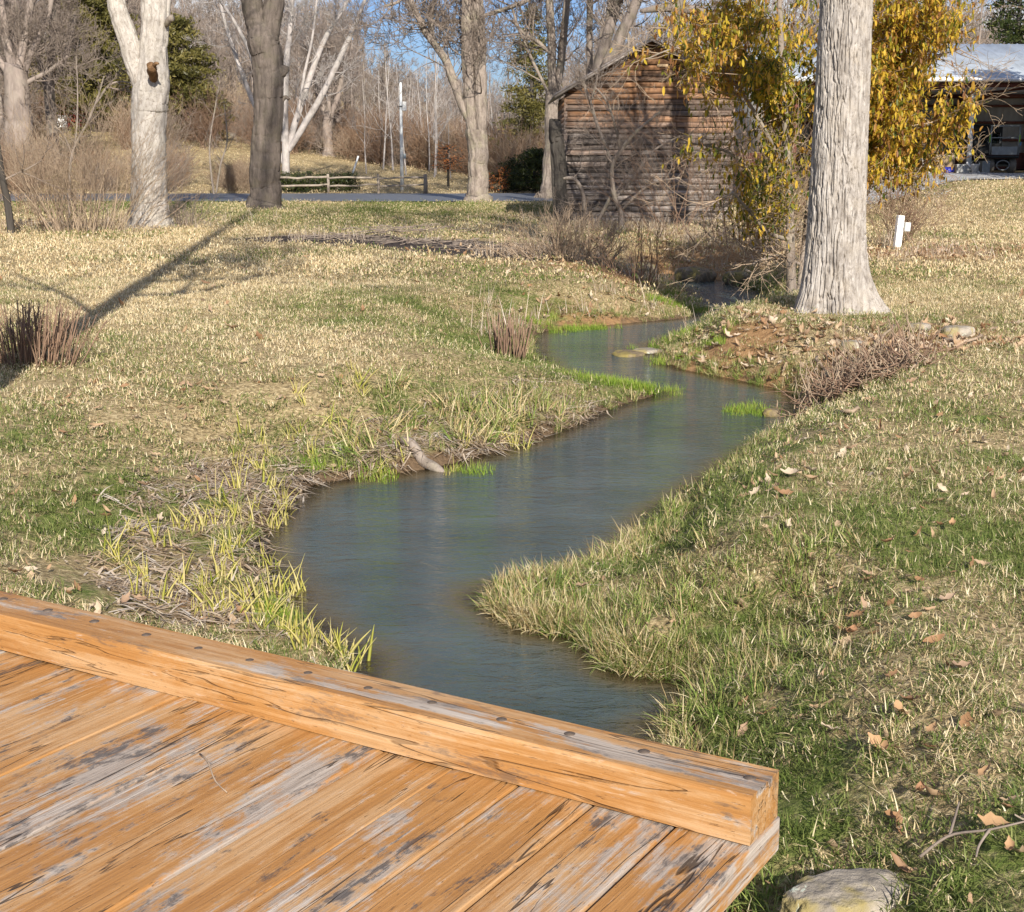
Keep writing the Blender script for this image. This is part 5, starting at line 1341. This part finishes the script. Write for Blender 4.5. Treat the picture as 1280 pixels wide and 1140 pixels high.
evergreen("evergreen_tree", "broad olive evergreen behind the left forked tree, left of its trunk", at(118, 106), 9.6, 5.2, M['needle'], 502, 26000, .42, .45)
evergreen("evergreen_tree", "olive evergreen behind the left forked tree, right of its trunk", at(226, 104), 8.2, 3.8, M['needle'], 503, 20000, .40, .5)
evergreen("evergreen_shrub", "dark spreading evergreen bush beyond the road left of the barn", at(668, 75.5), 2.1, 1.5, M['needle_dark'], 504, 7000, .2, .35, 0)
evergreen("evergreen_shrub", "dark evergreen bush beside the rust coloured shrub past the road", at(645, 77), 1.7, 1.2, M['needle_dark'], 505, 5000, .2, .35, 0)
evergreen("evergreen_tree", "dark pine rising behind the open shed at the right edge", at(1262, 84), 13, 3.2, M['needle_dark'], 506, 12000, .36, .6)
for (ex, ey, eh) , lab in zip(SHADE_CONIFERS, ("dense dark conifer added outside the view at right to shade the shed, nearest the lawn", "tallest dense conifer added outside the view at right to shade the shed", "dense conifer added outside the view at right to shade the shed, third from the lawn", "dense conifer added outside the view at right to shade the shed, farthest from the stream")):
    evergreen("evergreen_tree", lab, (ex, ey, gz(ex, ey)), eh, 3.0, M['needle_dark'], int(ex * 10), 9000, .5, .45, .02)
evergreen("rust_shrub", "small rust orange shrub by the road left of the dark evergreen bush", at(629, 75.5), 1.35, .36, M['rust'], 507, 600, .12, .3, 0)
evergreen("rust_shrub", "low rust orange shrub touching the twin trunk in view", at(614, 76.5), .9, .4, M['rust'], 508, 420, .13, .3, 0)
evergreen("brown_leaf_shrub", "reddish brown leaved shrub past the fence end", at(560, 82), 2.4, 1.2, M['rust'], 509, 1100, .13, .3, .35)
for i, u in enumerate((350, 368, 386, 404, 420, 436)):
    evergreen("evergreen_shrub", "low dark clipped shrub in the row behind the rail fence", at(u, 75.6), .95, .75, M['needle_dark'], 520 + i, 1500, .16, .25, 0, "low shrubs behind the rail fence")

# ------------------------------------------------------------------ weathered barn
BY = 43.6
bl, br = P(706, 278, BY)[0], P(912, 278, BY)[0]; bcx = (bl + br) / 2; hw = (br - bl) / 2
ez = P(706, 114, BY)[2]; pz = P(809, 51, BY)[2]; b0 = gz(bcx, BY) - .12
barn = thing("weathered_barn", "weathered board barn with a low pitched tin roof behind the stream", "barn", (bcx, BY, 0)); DEP = 7.5
fw = Acc(); rg = np.random.default_rng(9)
nco = 33; ch = (pz - b0) / nco
for i in range(nco):
    z0 = b0 + i * ch; z1 = z0 + ch + .02
    zm = z0 + ch * .5; w = hw if zm < ez else hw * max(.03, (pz - zm) / (pz - ez))
    cuts = [-w] + sorted(rg.uniform(-w * .9, w * .9, rg.integers(1, 4))) + [w]
    for a_, b_ in zip(cuts[:-1], cuts[1:]):
        if b_ - a_ < .06: continue
        sag = rg.normal(0, .012, 2); lift = abs(rg.normal(0, .016)); wb = b_ - .004; n = 5
        xs = np.linspace(a_ + .002, wb, n); s1 = np.linspace(sag[0], sag[1], n)
        bow = rg.normal(0, .005, n)
        V = []
        for j in range(n):
            V += [(xs[j], -.052 - lift * 1.6 + bow[j], z0 + s1[j]), (xs[j], -.006, z1 + s1[j]), (xs[j], .016, z1 + s1[j]), (xs[j], -.014 - lift + bow[j], z0 + s1[j])]
        Q = []
        for j in range(n - 1):
            for k in range(4): Q.append((4 * j + k, 4 * j + 4 + k, 4 * j + 4 + (k + 1) % 4, 4 * j + (k + 1) % 4))
        Q += [(0, 1, 2, 3), (4 * n - 1, 4 * n - 2, 4 * n - 3, 4 * n - 4)]
        fw.add(V, Q, None, rg.random())
fw.obj("front_wall", M['barn'], barn, False)
sw = Acc()
for sgn in (-1, 1):
    nn = int((ez - b0) / .15)
    for i in range(nn):
        z0 = b0 + i * .15; x0 = sgn * hw
        sw.box((min(x0, x0 - sgn * .03), .02, z0), (max(x0, x0 - sgn * .03) + 0, DEP, z0 + .146), rg.random())
sw.obj("side_wall", M['barn'], barn, False)
bw_ = Acc(); bw_.add([(-hw + .03, DEP, b0), (hw - .03, DEP, b0), (hw - .03, DEP, ez), (0, DEP, pz - .05), (-hw + .03, DEP, ez), (-hw + .03, DEP - .03, b0), (hw - .03, DEP - .03, b0), (hw - .03, DEP - .03, ez), (0, DEP - .03, pz - .05), (-hw + .03, DEP - .03, ez)],
     [(0, 1, 2, 4), (5, 9, 7, 6)], [(2, 3, 4), (7, 9, 8)], .5); bw_.obj("back_wall", M['barn'], barn, False)
cp = Acc()
for sgn in (-1, 1): cp.box((sgn * hw - .05, -.05, b0), (sgn * hw + .05, .015, ez - .05), .4)
cp.obj("corner_board", M['barn'], barn, False)
rf = Acc(); ov = .34; sl_ = (pz - ez) / hw
for sgn in (-1, 1):
    nx_ = 34; ny_ = 2; V = []; Q = []
    x1 = hw + ov; ys = np.linspace(-.45, DEP + .4, 90)
    corr = .012 * np.sin(ys * 2 * math.pi / .12 * .35)
    for k, (xx, off) in enumerate(((0, 0), (x1, 0), (x1, -.05), (0, -.05))):
        for j, yy in enumerate(ys): V.append((sgn * xx, yy, pz + .10 - sl_ * xx + off + (corr[j] if off == 0 else 0)))
    m = len(ys)
    for k in range(4):
        k2 = (k + 1) % 4
        for j in range(m - 1): Q.append((k * m + j, k * m + j + 1, k2 * m + j + 1, k2 * m + j))
    Q += [(0, m, 2 * m, 3 * m), (m - 1, 4 * m - 1, 3 * m - 1, 2 * m - 1)]
    rf.add(V, Q, None, .5)
rf.obj("roof", M['barn_roof'], barn, False)
vb = Acc()
for sgn in (-1, 1):
    x1 = hw + ov; V = []
    for yy in (-.43, -.39):
        V += [(sgn * .0, yy, pz + .045), (sgn * x1, yy, pz + .045 - sl_ * x1), (sgn * x1, yy, pz - .03 - sl_ * x1), (sgn * 0, yy, pz - .03)]
    vb.add(V, [(0, 1, 2, 3), (4, 7, 6, 5), (0, 4, 5, 1), (1, 5, 6, 2), (2, 6, 7, 3), (3, 7, 4, 0)], None, .15)
    for k in range(5):
        xx = sgn * (hw + ov) * (k + .5) / 5; vb.box((xx - .03, -.385, pz - .11 - sl_ * abs(xx)), (xx + .03, -.05, pz - .055 - sl_ * abs(xx) - .03), .6)
vb.obj("verge_board", M['barn_roof'], barn, False)
pb = Acc(); q = P(828, 82, BY); pb.box((q[0] - bcx - .16, -.075, q[2] - .04), (q[0] - bcx + .16, -.046, q[2] + .04), .5)
pb.obj("patch_board", M['pallet'], barn, False)

# ------------------------------------------------------------------ open pole shed
SY = 60.0
sxl = P(958, 100, SY)[0]; sxr = P(1580, 100, SY)[0]; sez = P(1200, 99, SY)[2]; sfz = P(1212, 219, SY)[2]; srz = P(1200, 58, SY + 6.5)[2]
shed = thing("pole_shed", "open pole shed with a bright metal roof at the right", "shed", (0, SY, 0)); SD = 12.5
r_ = Acc(); ys = (0.0, 6.5); V = []; Q = []
xs = np.arange(sxl - .4, sxr, .075); m = len(xs)
rib = np.where((np.arange(m) % 5) == 0, .035, 0.0)
for yy, zz in ((-.45, sez - .05), (6.5, srz), (13.3, sez - .05)):
    for j in range(m): V.append((xs[j], yy, zz + .10 + rib[j]))
for yy, zz in ((-.45, sez - .05), (6.5, srz), (13.3, sez - .05)):
    for j in range(m): V.append((xs[j], yy, zz + .06))
for k in range(2):
    for j in range(m - 1):
        Q.append((k * m + j, k * m + j + 1, (k + 1) * m + j + 1, (k + 1) * m + j)); Q.append(((k + 3) * m + j, (k + 4) * m + j, (k + 4) * m + j + 1, (k + 3) * m + j + 1))
for j in range(m - 1): Q.append((j, 3 * m + j, 3 * m + j + 1, j + 1))
r_.add(V, Q); r_.obj("roof", M['shed_roof'], shed, False)
gt = Acc(); gt.box((sxl - .4, -.60, sez - .11), (sxr, -.47, sez + .035)); gt.obj("gutter", M['gutter'], shed, False)
for y0_ in (-.05, 12.3):
    fb = Acc(); fb.box((sxl - .3, y0_, sez - .32), (sxr - .1, y0_ + .07, sez - .12)); fb.obj("header_beam", M['girt'], shed, False)
for k in range(6):
    xx = P(1212, 200, SY)[0] + (k - 2) * 3.62
    pa = Acc(); pa.box((xx - .085, .03, sfz - .3), (xx + .085, .20, sez - .13), .5); pa.obj("front_post", M['pole'] if k == 2 else M['girt'], shed, False)
    pc = Acc(); pc.box((xx - .55, 12.05, sfz - .3), (xx - .35, 12.25, sez - .2), .5); pc.obj("back_post", M['girt'], shed, False)
    tz_ = sez - .12
    pt = Acc(); pt.box((xx - .04, .22, tz_ - .10), (xx + .04, 12.0, tz_)); pt.obj("roof_truss", M['girt'], shed, False)
wl = Acc(); xs = np.arange(sxl, sxr, .1); m = len(xs); V = []; Q = []
for zz in (sfz + .9, sez + .0):
    for j in range(m): V.append((xs[j], 12.42 + (.02 if j % 3 == 0 else 0), zz))
for j in range(m - 1): Q.append((j, j + 1, m + j + 1, m + j))
wl.add(V, Q); wl.box((sxl - .03, .3, sfz + .9), (sxl, 12.4, sez - .1)); wl.obj("wall_panel", M['shed_wall'], shed, False)
ws = Acc(); ws.box((sxl, 12.40, sfz - .2), (sxr, 12.46, sfz + .898)); ws.box((sxl - .03, .3, sfz - .2), (sxl, 12.39, sfz + .898)); ws.obj("wainscot", M['girt'], shed, False)
for zz in (sfz + 1.45, sfz + 2.3, sfz + 3.1):
    gg = Acc(); gg.box((sxl + .05, 12.28, zz), (sxr, 12.38, zz + .12)); gg.obj("wall_girt", M['girt'], shed, False)
br_ = Acc()
for k in (1, 2, 3):
    xx = P(1212, 200, SY)[0] + (k - 2) * 3.62 - .45
    for sgn in (-1, 1): br_.tube([(xx, 12.0, sez - 1.4), (xx + sgn * 1.0, 12.0, sez - .3)], .05, 4)
br_.obj("knee_brace", M['girt'], shed, False)

# truck seen from behind under the shed
TX = P(1254, 215, SY + 1.5)[0]; ty = SY + 1.5; tz0 = gz(TX, ty)
trk = thing("flatbed_truck", "small flatbed truck parked under the open shed, seen from behind", "truck", (TX, ty, tz0))
k = ty / 1861.0
a = Acc(); a.box((-.62, 0, .62), (.62, 3.0, .74)); a.box((-.35, .3, .38), (.35, 3.9, .60)); a.obj("bed", M['dark_steel'], trk, False)
beveled("tailgate", (-.56, -.06, .76), (.52, -.005, 1.10), M['grey_steel'], trk, .015)
cab = beveled("cab", (-.62, 2.2, .76), (.62, 3.9, 1.98), M['dark_steel'], trk, .06)
beveled("cab_roof", (-.66, 2.1, 1.985), (.66, 3.95, 2.06), M['dark_steel'], trk, .02)
beveled("rear_window", (-.36, 2.16, 1.25), (.02, 2.195, 1.72), M['glass'], trk, .01); beveled("rear_window", (.08, 2.16, 1.25), (.5, 2.195, 1.72), M['glass'], trk, .01)
rk = Acc()
for xx in (-.60, .60): rk.box((xx - .03, .02, .76), (xx + .03, .08, 1.92))
rk.box((-.63, .02, 1.925), (.63, .08, 1.99)); rk.box((-.57, .025, 1.45), (.57, .075, 1.49)); rk.obj("rear_rack", M['grey_steel'], trk, False)
def wheel(parent, x, y, r, w):
    a = Acc(); prof = [(r * .5, -w / 2), (r * .9, -w / 2), (r, -w * .36), (r, w * .36), (r * .9, w / 2), (r * .5, w / 2)]; n = 24; V = []; Q = []
    for (rr, xx) in prof:
        for j in range(n): V.append((xx, rr * math.cos(j * 2 * math.pi / n), rr * math.sin(j * 2 * math.pi / n)))
    for i in range(len(prof)):
        i2 = (i + 1) % len(prof)
        for j in range(n): Q.append((i * n + j, i * n + (j + 1) % n, i2 * n + (j + 1) % n, i2 * n + j))
    a.add(V, Q); o = a.obj("wheel", M['tyre'], parent); o.location = (x, y, r)
    h = Acc(); h.tube([(-w * .4, 0, 0), (w * .4, 0, 0)], r * .495, 20); h.obj("rim", M['grey_steel'], o)
for xx in (-.46, .46):
    for yy in (.45, 3.2): wheel(trk, xx, yy, .33, .27)
hd = Acc(); tt = np.linspace(0, 2 * math.pi, 25); hd.tube(np.stack([.27 * np.cos(tt), 0 * tt + .1, .33 + .2 * np.sin(tt)], 1), .022, 6); hd.tube([(-.5, .5, .33), (.5, .5, .33)], .05, 8); hd.obj("axle", M['grey_steel'], trk)
for xx, mm in ((-.655, 'lime'), (.60, 'lime'), (.655, 'sky_blue')):
    beveled("marker_lamp", (xx - .018, -.02, 1.15 if mm == 'sky_blue' else 1.28), (xx + .018, .015, 1.30 if mm == 'sky_blue' else 1.6), M[mm], trk, .004)

# things stored at the shed front
def onground(u, y): 
    x = (u - 640) / 1820 * y; return x, y, gz(x, y)
px_, py_, pz_ = onground(1131, SY - 1.0)
pal = thing("wooden_pallet", "pale wooden pallet propped on edge left of the boxes by the shed", "pallet", (px_, py_, pz_ + .02))
for zz in (.02, .24, .42):
    beveled("pallet_board", (-.52, -.02, zz), (.52, 0.0, zz + .085), M['pallet'], pal, .006)
for xx in (-.47, -.03, .40): beveled("stringer", (xx, .002, 0.0), (xx + .07, .09, .56), M['pallet'], pal, .006)
def crate(name, label, cat, u, y, w, d, h, mat, lidmat, z=0):
    x, y, g = onground(u, y); t = thing(name, label, cat, (x, y, g + z)); beveled("body", (-w / 2, -d / 2, .005), (w / 2, d / 2, h - .05), mat, t, .015); beveled("lid", (-w / 2 - .012, -d / 2 - .012, h - .048), (w / 2 + .012, d / 2 + .012, h), lidmat, t, .01); return t
crate("storage_box", "grey upright storage box beside the pallet at the shed front", "box", 1157, SY - .3, .36, .4, .62, M['grey_box'], M['grey_box'])
crate("storage_box", "small white box standing right in front of the grey storage box", "box", 1162, SY - .8, .2, .2, .42, M['white_plastic'], M['white_plastic'])
crate("cardboard_box", "long brown cardboard box in shade under the shed edge", "box", 1180, SY + .5, .8, .5, .75, M['card'], M['card'])
crate("storage_box", "low grey box between the blue tarp and the white bucket", "box", 1203, SY + .2, .5, .4, .36, M['grey_box'], M['grey_box'])
crate("storage_box", "dark grey box between the white bucket and the truck", "box", 1232, SY + .6, .32, .4, .5, M['meter'], M['meter'])
x, y, g = onground(1186, SY - .6); rock("folded_tarp", (x, y, g + .12), (.24, .2, .2), M['blue_tarp'], "crumpled blue tarp on the gravel by the shed", "tarp", seed=71, rough=.35)
x, y, g = onground(1220, SY - .7); bk = thing("white_bucket", "white bucket under a leaning pale pipe at the shed post", "bucket", (x, y, g))
n = 20; pr_ = [(.01, .01), (.13, .01), (.17, .36), (.185, .365), (.185, .38), (.16, .38), (.12, .03), (.01, .03)]; V = []; Q = []
for (rr, zz) in pr_:
    for j in range(n): V.append((rr * math.cos(j * 2 * math.pi / n), rr * math.sin(j * 2 * math.pi / n), zz))
for i in range(len(pr_) - 1):
    for j in range(n): Q.append((i * n + j, i * n + (j + 1) % n, (i + 1) * n + (j + 1) % n, (i + 1) * n + j))
a = Acc(); a.add(V, Q); a.obj("pail", M['white_plastic'], bk)
a = Acc(); tt = np.linspace(0, math.pi, 14); a.tube(np.stack([.185 * np.cos(tt), 0 * tt, .36 + .16 * np.sin(tt)], 1), .006, 5); a.obj("handle", M['grey_steel'], bk)
a = Acc(); a.tube([P(1208, 203, SY - .3), P(1216, 211, SY - .35), (P(1224, 218, SY - .4)[0], SY - .4, gz(P(1224, 218, SY)[0], SY - .4) + .02)], .045, 8); tag(a.obj("pale_pipe", M['white_plastic']), "short pale pipe leaning against the white bucket", "pipe")

# ------------------------------------------------------------------ posts, fence, pole
x, y, g = W(1121, 309, .05); g = gz(x, y); up = thing("utility_post", "short white utility post with a grey socket box on the right lawn", "post", (x, y, g))
k = y / 1861.0; o = beveled("post", (-.075, -.05, -.2), (.075, .05, .74), M['white_paint'], up, .006); up.rotation_euler = (0, R(4), R(14))
beveled("outlet_box", (.078, -.10, .40), (.215, .03, .60), M['grey_box'], up, .012); beveled("box_cover", (.085, -.115, .42), (.208, -.102, .60), M['pole'], up, .004)
q = onground(502, 77); pol = thing("utility_pole", "slim pale utility pole with a white box beyond the road", "pole", q)
ph = P(502, 103, 77)[2] - q[2]
a = Acc(); a.tube(np.array([(0, 0, -.4), (0, 0, ph * .5), (0, 0, ph)]), [.105, .085, .065], 14); a.obj("shaft", M['pole'], pol)
zb = P(502, 133, 77)[2] - q[2]; beveled("white_box", (.09, -.16, zb - .22), (.29, .1, zb + .24), M['white_plastic'], pol, .02); beveled("bracket", (-.09, -.1, zb - .02), (.088, .1, zb + .03), M['dark_steel'], pol, .005)
zm = P(502, 195, 77)[2] - q[2]; beveled("meter", (.09, -.14, zm - .14), (.24, .05, zm + .12), M['meter'], pol, .03)
a = Acc(); q0 = P(432, 224, 77); q1 = P(448, 195, 77); q0[2] = gz(q0[0], 77) - .1; a.tube([q0, q1], .05, 10); tag(a.obj("leaning_pole", M['pole']), "pale pole leaning out of the ground behind the rail fence", "pole")
fn = thing("rail_fence", "weathered two rail split fence along the far side of the road", "fence", onground(409, 73.5)); fo = np.array(fn.location)
FU = (346, 409, 472, 531)
for u in FU:
    x, y, g = onground(u, 73.5); a = Acc(); w = .11 if u == 531 else .075; pts = np.array([(x, y, g - .2), (x + .02, y, g + .5), (x, y, g + 1.0)]) - fo; a.tube(pts, [w, w, w * .85], 7); a.obj("post", M['fence'], fn)
for u0, u1 in zip(FU[:-1], FU[1:]):
    for h0, h1 in ((.40, .46), (.80, .84)):
        a_ = np.array(onground(u0, 73.5)) - fo; b_ = np.array(onground(u1, 73.5)) - fo; s = np.linspace(0, 1, 6)[:, None]; pts = a_ * (1 - s) + b_ * s; pts[:, 2] += np.linspace(h0, h1, 6) + RNG.normal(0, .02, 6); pts[:, 1] -= .02
        a = Acc(); a.tube(pts, .055 * (1 + RNG.normal(0, .12, 6)), 6, RNG.random()); a.obj("rail", M['fence'], fn)
# far red barn
rb0 = at(97, 116)
rb = thing("red_barn", "small faded red barn far off between the left trees", "barn", rb0); rb.scale = (.66, .66, .72); w = 3.3
beveled("wall", (-w, 0, -1.5), (w + 2, 5, 1.9), M['red_barn'], rb, .03)
a = Acc(); a.add([(-w - .3, -.3, 1.93), (1.0, -.3, 3.6), (w + 2.3, -.3, 1.93), (-w - .3, 5.3, 1.93), (1.0, 5.3, 3.6), (w + 2.3, 5.3, 1.93)], [(0, 3, 4, 1), (1, 4, 5, 2), (0, 2, 5, 3)], [(0, 1, 2), (3, 5, 4)]); a.obj("roof", M['red_barn'], rb, False)
beveled("door", (-2.2, -.08, -.3), (-1.0, -.01, 1.5), M['white_paint'], rb, .02)
# gravel patch on the lawn
gp = Acc(); rg = np.random.default_rng(3)
for i in range(420):
    u = rg.normal(1100, 22) if i < 330 else rg.normal(1165, 14); v = rg.normal(261, 2.4); 
    if v > 268 or v < 255: continue
    q = W(u, v, .12); s_ = rg.uniform(.02, .055); zz = gz(q[0], q[1]) + s_ * .6
    V = np.array([(1, 0, 0), (-1, 0, 0), (0, 1, 0), (0, -1, 0), (0, 0, .7), (0, 0, -.7)]) * s_ * rg.uniform(.6, 1.3, (6, 1)) + np.array([q[0], q[1], zz])
    gp.add(V, None, [(0, 2, 4), (2, 1, 4), (1, 3, 4), (3, 0, 4), (2, 0, 5), (1, 2, 5), (3, 1, 5), (0, 3, 5)], rg.random())
tag(gp.obj("gravel_patch", simple("grey_gravel_stone", (.36, .37, .38), .9, 0, .35, 9), None, False), "scatter of grey gravel on the lawn behind the white post", "gravel", kind="stuff")
